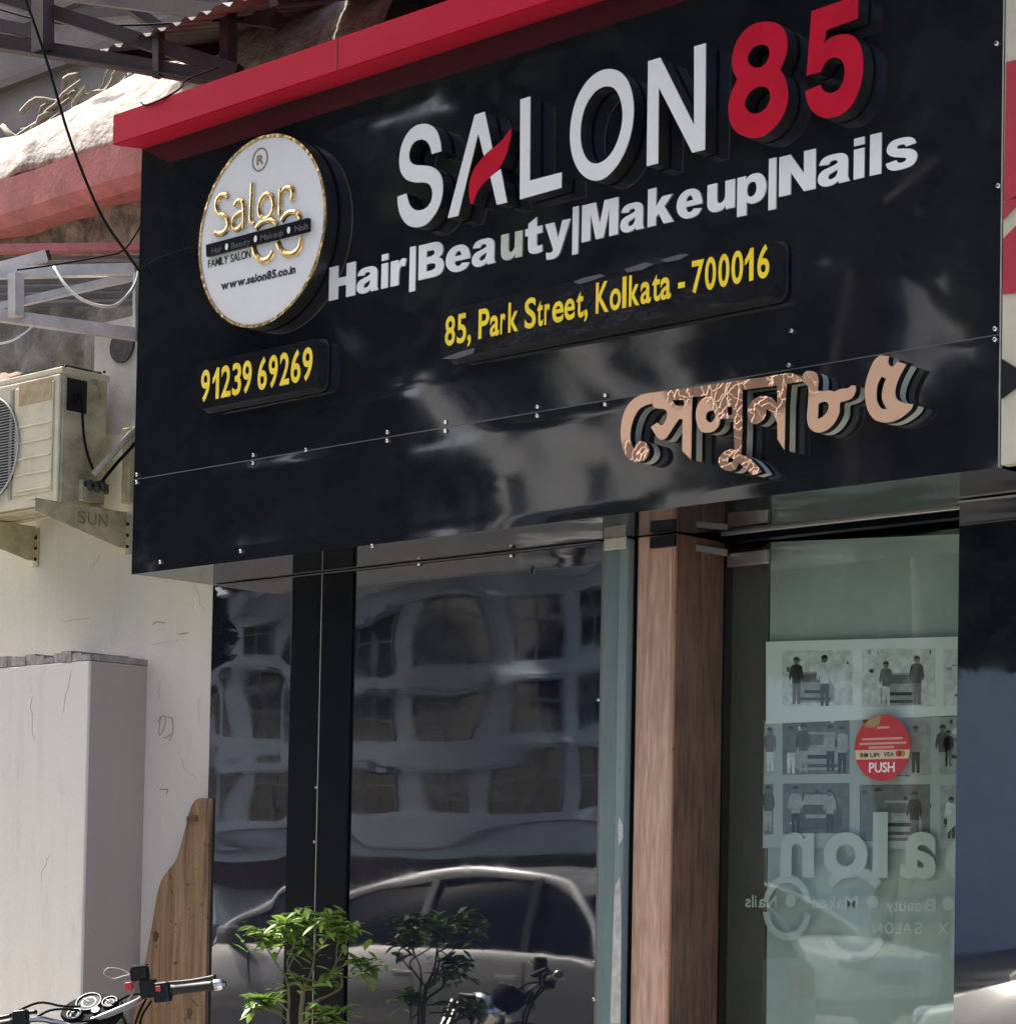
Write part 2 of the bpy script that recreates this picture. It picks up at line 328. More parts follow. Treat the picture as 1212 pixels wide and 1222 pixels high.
cg('e', ([(1,.30),(.36,.30),(.39,.21),(.46,.155),(.54,.145),(.62,.165),(.68,.21),(.98,.18),(.90,.08),(.77,.01),(.54,-.015),(.33,.005),(.16,.085),(.04,.21),(0,.365),(.04,.53),(.16,.655),(.32,.725),(.50,.745),(.70,.725),(.85,.65),(.95,.53),(1,.37)], {0,1,6,7,22}), ([(.36,.44),(.40,.53),(.50,.585),(.60,.54),(.65,.44)], {0,4}))
cg('a', ([(.66,0),(.64,.075),(.52,.01),(.34,-.015),(.16,.01),(.04,.09),(0,.2),(.04,.32),(.16,.4),(.35,.44),(.52,.475),(.62,.51),(.60,.56),(.54,.595),(.46,.6),(.38,.585),(.33,.52),(.03,.545),(.08,.635),(.18,.705),(.33,.74),(.5,.745),(.7,.735),(.84,.69),(.92,.61),(.94,.5),(.94,.16),(.96,.07),(1,0)], {0,1,11,16,17,28}), ([(.62,.355),(.48,.31),(.36,.27),(.32,.21),(.35,.155),(.42,.14),(.53,.165),(.60,.23),(.62,.30)], {0}))
cg('u', ([(1,0),(.68,0),(.68,.105),(.56,.02),(.38,-.015),(.18,.01),(.05,.1),(0,.26),(0,.73),(.35,.73),(.35,.33),(.38,.23),(.47,.19),(.57,.22),(.64,.30),(.65,.42),(.65,.73),(1,.73)], {0,1,2,8,9,16,17}))
cg('t', ([(.17,.73),(.17,.86),(.66,1),(.66,.73),(.97,.73),(.97,.53),(.66,.53),(.66,.27),(.70,.20),(.80,.185),(.97,.205),(1,.02),(.80,-.01),(.55,-.01),(.32,.03),(.20,.12),(.17,.28),(.17,.53),(0,.53),(0,.73)], {0,1,2,3,4,5,6,10,11,17,18,19}))
cg('y', ([(0,.73),(.36,.73),(.53,.27),(.68,.73),(1,.73),(.66,-.02),(.58,-.16),(.48,-.24),(.32,-.27),(.08,-.255),(.05,-.06),(.2,-.08),(.29,-.07),(.34,-.01)], {0,1,2,3,4,5,9,10,13}))
cg('M', ([(0,0),(0,1),(.38,1),(.5,.40),(.62,1),(1,1),(1,0),(.76,0),(.76,.72),(.605,0),(.395,0),(.24,.72),(.24,0)], None))
cg('N', ([(0,0),(0,1),(.31,1),(.68,.45),(.68,1),(1,1),(1,0),(.69,0),(.32,.55),(.32,0)], None))
cg('k', ([(0,0),(0,1),(.32,1),(.32,.50),(.55,.73),(.94,.73),(.63,.46),(1,0),(.62,0),(.42,.30),(.32,.21),(.32,0)], None))
cg('p', ([(0,-.27),(0,.73),(.30,.73),(.30,.63),(.40,.71),(.56,.745),(.78,.715),(.93,.58),(1,.37),(.94,.15),(.78,.02),(.56,-.015),(.43,.005),(.33,.07),(.33,-.27)], {0,1,2,3,13,14}), ([(.5,.55),(.61,.52),(.66,.44),(.67,.36),(.65,.27),(.59,.2),(.5,.17),(.40,.2),(.34,.28),(.33,.37),(.35,.47),(.41,.53)], {}))
cg('s', ([(0,.2),(.34,.235),(.40,.165),(.51,.145),(.62,.16),(.66,.205),(.60,.25),(.45,.285),(.22,.34),(.08,.42),(.03,.52),(.08,.64),(.22,.72),(.48,.745),(.75,.72),(.9,.65),(.96,.545),(.64,.515),(.58,.575),(.48,.59),(.38,.575),(.35,.54),(.40,.50),(.58,.47),(.82,.42),(.96,.33),(1,.22),(.94,.09),(.78,.01),(.5,-.015),(.22,.005),(.07,.08)], {0,1,16,17}))
cg('1', ([(.52,0),(.52,.70),(.28,.58),(0,.5),(0,.68),(.3,.80),(.5,.92),(.6,1.0),(1,1),(1,0)], None))
def cg_mesh(ch, X0, X1, z0, cap, y0, y1):
    lps = []
    for pts, sh in CG[ch]:
        w = [Vector((X0+u*(X1-X0), z0+v*cap)) for u, v in pts]
        lps.append(spline(w, 4, True, sh) if sh is not None else w)
    return loops_mesh('letter', lps, y0, y1)
def char_mesh(ch, bold, X0, X1, z0, zs, y0, y1, mirror=False, slant=0):
    co, fa = glyph(ch, bold); xa = min(c[0] for c in co); xb = max(c[0] for c in co)
    me = bpy.data.meshes.new('letter'); V = []
    for c in co:
        u = (c[0]-xa)/(xb-xa) if xb > xa else 0
        if mirror: u = 1-u
        V.append((X0+u*(X1-X0)+slant*c[1]*zs, (y0+y1)/2 - c[2]*(y1-y0), z0+(c[1]+bold)*zs))
    me.from_pydata(V, [], [f[::-1] if mirror else f for f in fa]); me.update(); return me
def cap_h(bold): 
    co, _ = glyph('H', bold); return max(c[1] for c in co)-min(c[1] for c in co)
def text_row(chars, base, hpx, Y, th, m, parent, bold, name='letter', mirror=False, mats={}, squash=1, custom='1'):
    """chars: (char, left px, right px); base: two pixels of the baseline; hpx: a pixel on the cap line above base[0]"""
    (xa, ya), (xb, yb) = base; za = at(xa, ya, Y).z; zb = at(xb, yb, Y).z; ca = at(xa, hpx, Y).z - za; Xa, Xb = at(xa, ya, Y).x, at(xb, yb, Y).x
    zs = ca/cap_h(bold)*squash; out = []
    for i, (ch, l, r) in enumerate(chars):
        t = lambda px: at(px, ya+(yb-ya)*(px-xa)/(xb-xa), Y).x
        X0, X1 = t(l), t(r); z = za+(zb-za)*((X0+X1)/2-Xa)/(Xb-Xa)
        me = cg_mesh(ch, X0, X1, z, ca, Y, Y+th) if ch in custom and ch in CG else char_mesh(ch, bold, X0, X1, z, zs, Y, Y+th, mirror)
        o = obj(name, me, mats.get(i, m), parent); out.append(o)
    return out
def spread(s, l, r, gap=.14, widths=None):
    """share a measured line out among its characters by their own widths"""
    w = []
    for ch in s:
        if ch == ' ': w.append(.30); continue
        co, _ = glyph(ch, 0); w.append(max(c[0] for c in co)-min(c[0] for c in co))
    tot = sum(w)+gap*.6*(len(s)-1)*.5; k = (r-l)/tot; x = l; out = []
    for ch, ww in zip(s, w):
        if ch != ' ': out.append((ch, x, x+ww*k))
        x += ww*k+gap*.6*.5*k
    return out

# ================================================================== SETTING
bm = B(); box(bm, -220, 220, -220, 220, -.5, 0); tag(obj('ground', bm, ASPH), None, None, kind='structure')
bm = B(); bbox(bm, -60, 60, -1.9, .75, -.3, .14, bev=.02); tag(obj('pavement', bm, PAVE), None, None, kind='structure')
ZB, ZS, ZT = 2.684, 3.0745, 4.447      # signboard: bottom, joint, top
XL, XR, YF, YG = 0.0, 4.06, .43, .70   # ends of the board, shop front plane, door glass plane

# ------------------------------------------------------------------ plaster wall on the left
wall = thing('plaster_wall', 'cream and pinkish plaster wall left of the black shop front', 'wall', (-2, .6, 0))
bm = B(); box(bm, -6, .012, .47, .70, 0, 3.42); obj('wall_face', bm, WALLM, wall)
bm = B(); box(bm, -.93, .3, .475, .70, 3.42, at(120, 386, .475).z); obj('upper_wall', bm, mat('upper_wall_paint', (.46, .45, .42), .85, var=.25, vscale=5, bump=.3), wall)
bm = B(); box(bm, .012, .022, .425, .60, .14, ZB-.004); obj('edge_strip', bm, ALU, wall)
h = at(146, 413, .47); ring = [(h.x+.085*math.cos(a), h.z+.075*math.sin(a)) for a in [k*math.pi/12 for k in range(24)]]
obj('pipe_hole', loops_mesh('pipe_hole', [ring], .463, .474), mat('dark_hole', (.06, .058, .055), .9, var=.4, vscale=20), wall)
for pts in ([(188,862),(192,855),(197,856),(196,868),(190,878),(190,866),(192,856)], [(200,856),(205,858),(206,872),(202,884)], [(195,881),(199,880),(203,876)], [(182,745),(188,742),(196,744)], [(212,757),(224,755)], [(190,942),(200,943),(198,947)]):
    obj('scrawl', tube(B(), [at(x, y, .468) for x, y in spline([Vector((a, b)) for a, b in pts], 3)], .0018, 5), mat('brown_mark', (.30, .25, .21), .9), wall)

rc = random.Random(11)
def crack(px, py, Y, n, ang, par):
    P_ = []; x, y = px, py
    for k in range(n): P_.append(at(x, y, Y)); x += math.cos(ang)*rc.uniform(3, 9)+rc.uniform(-3, 3); y += math.sin(ang)*rc.uniform(3, 9)+rc.uniform(-3, 3)
    obj('hairline_crack', tube(B(), P_, [.0003]+[.0008]*(n-2)+[.0002], 4), mat('crack_dark', (.36, .32, .29), .9), par)
for a_ in ((120, 660, 6, 2.2), (230, 690, 9, 1.4), (196, 800, 8, 1.7), (215, 905, 7, 1.2), (70, 740, 8, .1), (240, 830, 6, 1.8), (180, 770, 7, -.3)): crack(a_[0], a_[1], .4695, a_[2], a_[3], wall)
pier = thing('plaster_pier', 'white plaster pier with a shade-darkened side, projecting from the wall', 'pier', (-1.5, .3, 0))
bm = B(); bbox(bm, -5.5, -.484, .16, .475, .0, 2.37, bev=.008); obj('pier_body', bm, PIERM, pier)
bm = B(); box(bm, -.4838, -.4815, .170, .469, 0, 2.362); obj('shaded_mauve_side', bm, plaster('shaded_mauve_tone', (.37, .315, .295), (.37, .315, .295), 1.), pier)  # the side's shade is painted in as a darker mauve
for a_ in ((40, 830, 9, 1.5), (60, 1020, 7, 1.7), (85, 800, 8, 1.8)): crack(a_[0], a_[1], .1595, a_[2], a_[3], pier)
bm = B(); n = 40   # broken coping on top
for i in range(n):
    x0 = -3.2+i*(2.72/n); x1 = x0+2.72/n; k = random.random()
    box(bm, x0, x1+.001*k, .155+.012*random.random(), .469, 2.371, 2.395+.028*k)
obj('broken_coping', bm, mat('grey_mortar', (.30, .285, .275), .9, var=.5, vscale=18, bump=.8), pier)

# ------------------------------------------------------------------ SIGNBOARD
sign = thing('salon_signboard', 'long glossy black signboard with white SALON and red 85 lettering', 'signboard', (2, .2, ZB))
grid_panel('upper_panel', lambda u, v: Vector((XL+u*(XR-XL), 0, ZS+.002+v*(ZT-ZS-.002))), ACPS, sign, 110, 50, .0075, .95, .02, 1)
grid_panel('lower_panel', lambda u, v: Vector((XL+u*(XR-XL), 0, ZB+v*(ZS-.002-ZB))), ACPS, sign, 110, 24, .0055, 1.1, .02, 2)
bm = B(); box(bm, XL+.004, XR-.004, .03, YF+.6, ZB+.03, ZT-.02); obj('board_core', bm, ACPM, sign)
bm = B(); nxs = 90   # soffit
V = [[bm.verts.new((XL+.002+(XR-.004)*i/nxs, .022+j*(YF+.05-.022)/6, ZB+.0012+.0010*noise.noise(Vector((i*.21, j*.5, 3))))) for i in range(nxs+1)] for j in range(7)]
for j in range(6):
    for i in range(nxs): bm.faces.new((V[j][i], V[j][i+1], V[j+1][i+1], V[j+1][i])).smooth = True
obj('soffit', bm, glossy_panel('soffit_panel', (.008, .010, .014), 1.42, .02), sign)
bm = B(); box(bm, XR+.001, XR+.006, -.004, .012, ZB, ZT); obj('edge_trim', bm, ALU, sign)
bm = B(); box(bm, XL, XR, -.001, .006, ZS-.0016, ZS+.0016); obj('joint_strip', bm, mat('joint_grey', (.10, .10, .105), .5, .3), sign)
sec = [(-.15, 4.428), (-.15, 4.553), (.12, 4.60), (.12, 4.45), (-.002, 4.448)]   # red fascia
bm = B(); E0 = [bm.verts.new((.0, y, z)) for y, z in sec]; E1 = [bm.verts.new((4.16, y, z)) for y, z in sec]
bm.faces.new(E0); bm.faces.new(E1[::-1])
for i in range(5): bm.faces.new((E0[i], E0[(i+1)%5], E1[(i+1)%5], E1[i]))
bmesh.ops.bevel(bm, geom=[e for e in bm.edges if e.calc_length() > 1], offset=.004, segments=2, affect='EDGES')
obj('red_fascia', bm, RED, sign)
for xj in (1.34, 2.68):
    bm = B(); box(bm, xj, xj+.003, -.1515, -.149, 4.433, 4.549); obj('fascia_joint', bm, mat('dark_red_joint', (.10, .006, .012), .6), sign)
sm = B(); tube(sm, [(0, -.010, 0), (0, -.007, 0), (0, -.001, 0)], [.0045, .0075, .008], 10); scr_me = None
def screw(x, z, y=0, par=None, r=1):
    global scr_me
    if scr_me is None:
        o = obj('screw', sm, CHROME, par or sign); scr_me = o.data
    else: o = obj('screw', scr_me, CHROME, par or sign)
    o.location = Vector((x, y, z)); o.scale = (r, r, r)
    o.matrix_parent_inverse = (par or sign).matrix_basis.inverted(); return o
for px, py in ((164,572),(303,548.5),(463,522),(532.5,509.5),(642,491.5),(723,478.5),(1188,398)):
    p = at(px, py, 0); screw(p.x, ZS+.017); screw(p.x, ZS-.014)
for px, py in ((366,537),(942,436),(1190,52),(1192,222),(192,671),(288,658),(445,652),(945,395)): p = at(px, py, 0); screw(p.x, p.z)

# --- raised letters SALON 85: dark returns with acrylic faces
YL = -.062
def raised(loops, facem, y=YL, ret=RETURN, label=None):
    o = obj('letter', loops_mesh('letter', loops, y, -.009), ret, sign)
    f = obj('letter_face', loops_mesh('letter_face', loops, y-.004, y-.0005), facem, o)
    f.matrix_parent_inverse = o.matrix_basis.inverted()@sign.matrix_basis.inverted()
    f.matrix_parent_inverse = Matrix(); f.matrix_basis = Matrix()
    if label: o['label'] = label
    return o
A_ = (460, 90, 5.509); B_ = (660, 50, 5.509); C_ = (850, 0, 5.509)
S = [(370,497),(362,430),(340,365),(300,327),(250,318),(195,335),(145,385),(110,460),(95,545),(98,610),(115,655),(150,690),(200,703),(250,703),(285,712),(305,740),(312,785),(300,835),(270,872),(225,888),(190,880),(165,855),(150,815),(140,776),(83,797),(85,850),(100,915),(130,965),(165,992),(210,998),(265,980),(315,930),(355,860),(375,790),(380,725),(370,665),(345,625),(305,600),(250,592),(200,588),(170,570),(158,535),(162,490),(185,445),(215,425),(250,422),(280,440),(300,480),(308,517)]
raised([pxloop(S, *A_, YL, {0, 23, 24, 48})], WHITE)
raised([pxloop([(590,260),(655,238),(705,478),(650,528),(613,378),(480,922),(413,938)], *A_, YL, smooth=False), pxloop([(760,615),(802,835),(735,850),(693,668)], *A_, YL, smooth=False)], WHITE)
SW = [(828,350),(800,385),(770,425),(730,462),(680,505),(630,555),(590,610),(565,670),(553,730),(555,790),(562,845),(580,835),(600,780),(625,735),(665,690),(715,648),(760,590),(795,520),(815,450),(828,390)]
raised([pxloop(SW, *A_, YL, {0, 10, 11})], REDF, label='red swoosh crossing the letter A')
raised([pxloop([(890,158),(955,138),(952,692),(1162,637),(1158,738),(887,815)], *A_, YL, smooth=False)], WHITE)
O1 = [(375,178),(440,195),(490,250),(520,330),(532,430),(525,540),(500,650),(460,750),(405,835),(340,895),(275,912),(215,890),(165,835),(130,750),(115,650),(118,550),(135,450),(165,360),(210,280),(260,225),(315,190)]
O2 = [(355,292),(400,302),(435,350),(455,420),(460,490),(450,570),(425,655),(390,725),(345,775),(290,800),(240,785),(205,735),(185,660),(182,590),(190,510),(210,435),(240,375),(280,325),(320,300)]
raised([pxloop(O1, *B_, YL), pxloop(O2, *B_, YL)], WHITE)
raised([pxloop([(628,127),(708,103),(930,548),(930,30),(1007,8),(1000,708),(918,728),(697,297),(692,797),(618,817)], *B_, YL, smooth=False)], WHITE)
E1_ = [(370,142),(425,152),(470,190),(492,245),(495,310),(480,380),(448,455),(480,515),(498,590),(495,670),(470,750),(425,820),(365,875),(300,905),(235,902),(175,880),(135,835),(112,770),(110,690),(125,620),(168,522),(140,465),(132,400),(142,330),(170,260),(215,200),(270,160),(320,145)]
E2_ = [(330,293),(365,305),(378,335),(375,375),(355,415),(325,438),(290,445),(255,430),(235,400),(238,360),(258,325),(292,300)]
E3_ = [(330,568),(365,580),(383,615),(380,660),(355,710),(320,738),(275,747),(238,730),(217,695),(220,655),(245,610),(285,578)]
raised([pxloop(E1_, *C_, YL, {6, 20}), pxloop(E2_, *C_, YL), pxloop(E3_, *C_, YL)], REDF, label='red digit 8')
F5 = [(655,73),(960,-32),(958,120),(752,197),(735,287),(780,248),(835,228),(890,225),(940,245),(975,300),(990,370),(992,450),(975,560),(940,650),(895,715),(840,755),(780,773),(720,770),(665,735),(630,680),(612,600),(712,557),(728,590),(755,608),(795,608),(835,585),(860,540),(872,485),(868,430),(845,390),(800,378),(760,395),(735,430),(715,472),(622,497)]
raised([pxloop(F5, *C_, YL, {0, 1, 2, 3, 4, 20, 21, 33, 34})], REDF, label='red digit 5')
# --- Hair|Beauty|Makeup|Nails in flat white vinyl
a = lambda l, o=380, s=2.886: [(c, o+x/s, o+y/s) for c, x, y in l]
row = a([('H',35,125),('a',130,205),('i',215,237),('r',247,300),('|',312,332),('B',343,430),('e',437,520),('a',527,608),('u',627,700),('t',710,770),('y',778,865),('|',873,893),('M',905,1030),('a',1038,1120),('k',1132,1222)]) \
    + a([('e',75,160),('u',178,270),('p',278,375),('|',383,408),('N',418,540),('a',548,655),('i',668,703),('l',722,760),('s',775,880)], 780, 2.806)
text_row(row, ((392, 359), (930, 234.5)), 319.5, -.006, .005, WHITE2, sign, .032, mats={8: AGED}, custom='HairBeutyMkpNls|')

# --- Bengali lettering in rose gold on pale acrylic
YBn = -.062
D_ = (730, 420, 6.06)
def e2d(l): return [(x+1151.4, y-60.6) for x, y in l]
def beng(loops, label, back=True):
    o = obj('bengali_letter', loops_mesh('bengali_letter', loops, YBn, YBn+.024), BLK, sign); o['label'] = label
    f = obj('letter_face', loops_mesh('letter_face', loops, YBn-.003, YBn-.0004), ROSE, o); f.matrix_parent_inverse = Matrix(); f.matrix_basis = Matrix()
    g = obj('acrylic_back', loops_mesh('acrylic_back', loops, YBn+.0245, -.008), ACR, o); g.matrix_parent_inverse = Matrix(); g.matrix_basis = Matrix()
L = lambda p, sh=None: pxloop(p, *D_, YBn, sh, smooth=sh is not None)
beng([L([(292,374),(250,385),(205,410),(170,460),(145,530),(135,600),(140,650),(163,705),(180,665),(205,645),(245,655),(268,690),(270,735),(245,775),(200,797),(150,790),(105,750),(80,690),(68,610),(70,530),(85,460),(110,400),(150,350),(200,318),(260,300),(302,295)], {0, 7, 25})], 'curled vowel sign at the left end')
beng([L([(304,294),(587,255),(584,325),(580,430),(575,780),(512,715),(515,490),(490,485),(450,540),(415,595),(385,630),(350,632),(320,600),(285,543),(330,512),(365,530),(395,490),(403,445),(385,415),(340,410),(310,405),(294,374)], {0,1,2,3,4,5,6,13,14,20,21}),
      L([(438,350),(520,345),(525,390),(465,388)])], 'letter with a pointed hook')
beng([L([(591,254),(948,205),(946,273),(945,560),(938,737),(890,703),(885,560),(880,485),(835,485),(785,485),(778,530),(740,572),(690,585),(650,575),(625,535),(610,470),(618,400),(650,345),(700,318),(590,325)], {0,1,2,3,4,5,6,7,8,9,18,19}),
      L([(838,400),(874,395),(874,452),(842,460)]), L([(690,440),(735,425),(750,470),(720,510),(685,490)], {})], 'letter with a round bowl and long stem')
beng([L([(850,707),(888,706),(940,742),(1000,770),(1055,825),(1085,870),(1020,890),(975,850),(920,800),(905,835),(870,860),(820,855),(785,825),(775,780),(800,735)], {5, 6, 8}), L([(850,765),(878,772),(875,795),(845,800)], {})], 'small looped tail sign below')
beng([L([(952,204),(1151,175),(1291,150),(1366,180),(1380,212),(1268,231),(1256,380),(1250,710),(1200,630),(1200,520),(1180,470),(1150,430),(1118,415),(1110,465),(1075,510),(1030,522),(995,490),(983,435),(1000,380),(1040,335),(1100,318),(1160,335),(1198,375),(1198,243),(952,274)], {0,1,2,3,4,5,6,7,8,9,12,22,23,24})], 'letter with a round bulb and straight stem')
beng([L(e2d([(285,198),(330,215),(343,260),(340,330),(360,345),(430,340),(460,350),(500,330),(560,322),(580,303),(612,305),(612,345),(590,390),(540,415),(500,430),(495,500),(465,565),(420,615),(365,642),(315,638),(275,600),(262,530),(270,430),(272,320),(235,280),(228,240),(250,205)]), {6, 9, 10}), L(e2d([(345,435),(390,420),(418,440),(410,490),(375,530),(340,545)]), {0, 5})], 'Bengali digit eight')
beng([L(e2d([(790,85),(855,92),(848,130),(860,160),(885,165),(915,130),(980,150),(935,230),(905,310),(900,370),(920,410),(970,430),(1030,440),(1010,480),(950,530),(880,565),(810,570),(750,550),(705,490),(685,410),(682,320),(695,250),(720,180),(750,120)]), {0, 1, 5, 6, 12}), L(e2d([(800,238),(835,255),(812,320),(805,400),(840,475),(800,470),(770,420),(765,350),(775,290)]), {0, 1, 4})], 'Bengali digit five')

# ------------------------------------------------------------------ round logo sign
YD = -.066; ctr = (.868, 3.927)
dc = at(311.5, 275.8, YD); rad = .372
disc = thing('round_logo_sign', 'round white logo sign with gold rim and gold script on the signboard', 'sign', (dc.x, 0, dc.z-rad))
circ = lambda r, n=72: [Vector((dc.x+r*math.cos(k*2*math.pi/n), dc.z+r*math.sin(k*2*math.pi/n))) for k in range(n)]
obj('sign_body', loops_mesh('sign_body', [circ(rad)], YD+.004, -.009), RETURN, disc)
obj('gold_rim', loops_mesh('gold_rim', [circ(rad), circ(rad-.012)], YD-.004, YD+.003), GOLD, disc)
obj('white_face', loops_mesh('white_face', [circ(rad-.0125)], YD-.001, YD+.003), WHITE, disc)
F_ = (240, 220, 8.08)
def stroke(pts, w, m, y0=-.014, nm='gold_letter', closed=False, s=F_):
    P = [at(s[0]+x/s[2], s[1]+y/s[2], YD) for x, y in pts]; P = spline([Vector((p.x, p.z)) for p in P], 5, closed)
    bmm = B(); n = len(P); ra = []
    for i in range(n):
        d = (P[(i+1) % n if closed else min(i+1, n-1)]-P[i-1 if closed else max(i-1, 0)]).normalized(); q = Vector((-d.y, d.x))*w/2
        ra.append([bmm.verts.new(v) for v in ((P[i].x+q.x, YD-.0015, P[i].y+q.y), (P[i].x+q.x*.75, YD+y0+.006, P[i].y+q.y*.75), (P[i].x, YD+y0+.003, P[i].y), (P[i].x-q.x*.75, YD+y0+.006, P[i].y-q.y*.75), (P[i].x-q.x, YD-.0015, P[i].y-q.y))])
    for i in range(n if closed else n-1):
        for k in range(4): bmm.faces.new((ra[i][k], ra[i][k+1], ra[(i+1)%n][k+1], ra[(i+1)%n][k]))
    if not closed: bmm.faces.new(ra[0]); bmm.faces.new(ra[-1][::-1])
    return obj(nm, bmm, m, disc)
wS = .024
stroke([(268,122),(235,100),(190,115),(160,165),(158,230),(185,280),(235,310),(265,345),(270,400),(245,450),(200,475),(140,470)], wS, GOLD)
stroke([(332,210),(365,160),(405,168),(422,215),(424,300),(420,425)], wS, GOLD); stroke([(418,262),(370,282),(330,322),(316,380),(335,432),(372,428),(412,375)], wS*.9, GOLD)
stroke([(502,-12),(497,100),(490,250),(490,350),(520,382)], wS, GOLD)
stroke([(650,95),(690,120),(708,190),(700,260),(660,320),(620,335),(580,305),(568,235),(585,160),(615,110)], wS, GOLD, closed=True)
stroke([(770,300),(772,180),(776,45)], wS, GOLD); stroke([(785,85),(830,35),(878,42),(893,90),(882,160)], wS, GOLD)
stroke([(540,425),(590,372),(650,348),(700,352),(742,392)], wS, GOLD); stroke([(510,600),(540,688),(600,735),(660,715),(702,650)], wS*1.1, GOLD)
stroke([(785,352),(830,290),(890,265),(940,285),(968,332)], wS, GOLD); stroke([(745,560),(780,638),(840,675),(910,660),(960,600),(978,505)], wS*1.1, GOLD)
barl = [at(240+x/8.08, 220+y/8.08, YD) for x, y in ((75,590),(1060,330),(1060,455),(80,705))]
obj('black_bar', loops_mesh('black_bar', [[Vector((p.x, p.z)) for p in barl]], YD-.016, YD-.0015), ACPM, disc)
for x, y in ((247,600),(525,525),(845,440)):
    p = at(240+x/8.08, 220+y/8.08, YD-.016); obj('white_dot', loops_mesh('white_dot', [[Vector((p.x+.009*math.cos(k*math.pi/8), p.z+.013*math.sin(k*math.pi/8))) for k in range(16)]], YD-.0175, YD-.0165), WHITE2, disc)
f8 = lambda x, o: o+x/8.08
DIMT = mat('dim_lettering', (.05, .05, .06), .4)
for s, l, r in (('Hair', 100, 200), ('Beauty', 290, 470), ('Makeup', 570, 790), ('Nails', 900, 1035)):
    yl = lambda x: 678-(x-75)*.2655
    text_row([(c, f8(p, 240), f8(q, 240)) for c, p, q in spread(s, l, r)], ((f8(l, 240), f8(yl(l), 220)), (f8(r, 240), f8(yl(r), 220))), f8(yl(l)-58, 220), YD-.0175, .001, DIMT, disc, .005, name='bar_letter')
text_row([(c, f8(p, 240), f8(q, 240)) for c, p, q in spread('FAMILY SALON', 64, 474)], ((f8(64, 240), f8(806, 220)), (f8(474, 240), f8(704, 220))), f8(730, 220), YD-.0025, .002, BLK, disc, .012, name='small_letter')
text_row([(c, f8(p, 240), f8(q, 240)) for c, p, q in spread('www.salon85.co.in', 190, 906)], ((f8(190, 240), f8(1018, 220)), (f8(906, 240), f8(855, 220))), f8(938, 220), YD-.0025, .002, BLK, disc, .04, name='small_letter')
p = at(225+418/4.889, 150+197/4.889, YD)
obj('registered_ring', loops_mesh('registered_ring', [[Vector((p.x+r*math.cos(k*math.pi/16), p.z+r*math.sin(k*math.pi/16))) for k in range(32)] for r in (.046, .040)], YD-.003, YD-.0015), mat('grey_ink', (.16, .15, .14), .5), disc)
text_row([('R', 225+396/4.889, 225+436/4.889)], ((225+396/4.889, 150+228/4.889), (225+436/4.889, 150+222/4.889)), 150+172/4.889, YD-.003, .002, mat('bronze_ink', (.22, .14, .08), .4, .5), disc, .02, name='registered_mark')

# ------------------------------------------------------------------ phone and address plates
def plate(name, label, corners, Y, mats, bulge):
    P = [at(x, y, Y) for x, y in corners]
    x0 = (P[0].x+P[3].x)/2; x1 = (P[1].x+P[2].x)/2; z1 = (P[0].z+P[1].z)/2; z0 = (P[2].z+P[3].z)/2
    t = thing(name, label, 'sign', ((x0+x1)/2, 0, z0)); r = .035; lp = []
    for cx, cz, a0 in ((x1-r, z1-r, 0), (x0+r, z1-r, 90), (x0+r, z0+r, 180), (x1-r, z0+r, 270)):
        for k in range(7): an = R(a0+15*k); lp.append(Vector((cx+r*math.cos(an), cz+r*math.sin(an))))
    obj('plate_body', loops_mesh('plate_body', [lp], Y+.004, -.009), RETURN, t)
    obj('plate_face', loops_mesh('plate_face', [lp], Y, Y+.0035), mats, t)
    lp2 = [Vector((v.x+(.008 if v.x > (x0+x1)/2 else -.008), v.y+(.008 if v.y > (z0+z1)/2 else -.008))) for v in lp]
    obj('base_flange', loops_mesh('base_flange', [lp2], -.013, -.0095), mat('flange_dark', (.03, .032, .036), .25), t)
    return t
ph = plate('phone_plate', 'black plate with yellow phone number under the round logo', ((233,434),(378,404),(380,461),(236,489)), -.06, DARKP, 0)
b3 = lambda l: [(c, x/3.03, y/3.03) for c, x, y in l]
text_row(b3([('9',725,757),('1',767,790),('2',798,832),('3',838,870),('9',875,908),('6',930,963),('9',970,1002),('2',1010,1044),('6',1050,1085),('9',1092,1128)]), ((243, 479), (367, 453.5)), 442, -.062, .0015, YEL, ph, .018, name='digit')
ad = plate('address_plate', 'long black plate with yellow street address, below the white lettering', ((526,373),(924,281),(924,351.5),(526,430)), -.071, DARKP, 0)
c7 = lambda l, o: [(c, o+x/4.848, o+y/4.848) for c, x, y in l]
text_row(c7([('8',100,157),('5',168,222),(',',230,250),('P',293,355),('a',360,412),('r',420,447),('k',465,523),('S',560,625),('t',633,665),('r',675,705),('e',720,785),('e',790,850),('t',860,900),(',',905,925),('K',972,1045)], 510)
       + c7([('o',35,98),('l',107,130),('k',145,205),('a',212,272),('t',280,325),('a',327,388),('-',430,468),('7',508,578),('0',585,648),('0',662,725),('0',738,805),('1',815,865),('6',888,957)], 720),
       ((531, 413.2), (917, 330.2)), 378.5, -.0725, .0012, YEL, ad, .018, name='address_letter')
for l in ([(680,350),(700,338),(725,330),(700,343)], ):
    pass
TAPE = mat('tape_film', (.11, .11, .115), .2)
for q in ([(684,336),(697,331),(716,327),(722,329),(705,335),(690,339)], [(745,321),(770,313),(780,315),(765,322),(748,325)], [(788,310),(812,303),(822,303),(812,309),(795,313)], [(527,428),(548,420),(566,415),(565,421),(545,428)]):
    obj('peeling_film', loops_mesh('peeling_film', [[Vector((at(x, y, -.0735).x, at(x, y, -.0735).z)) for x, y in q]], -.0742, -.0722), TAPE, ad)

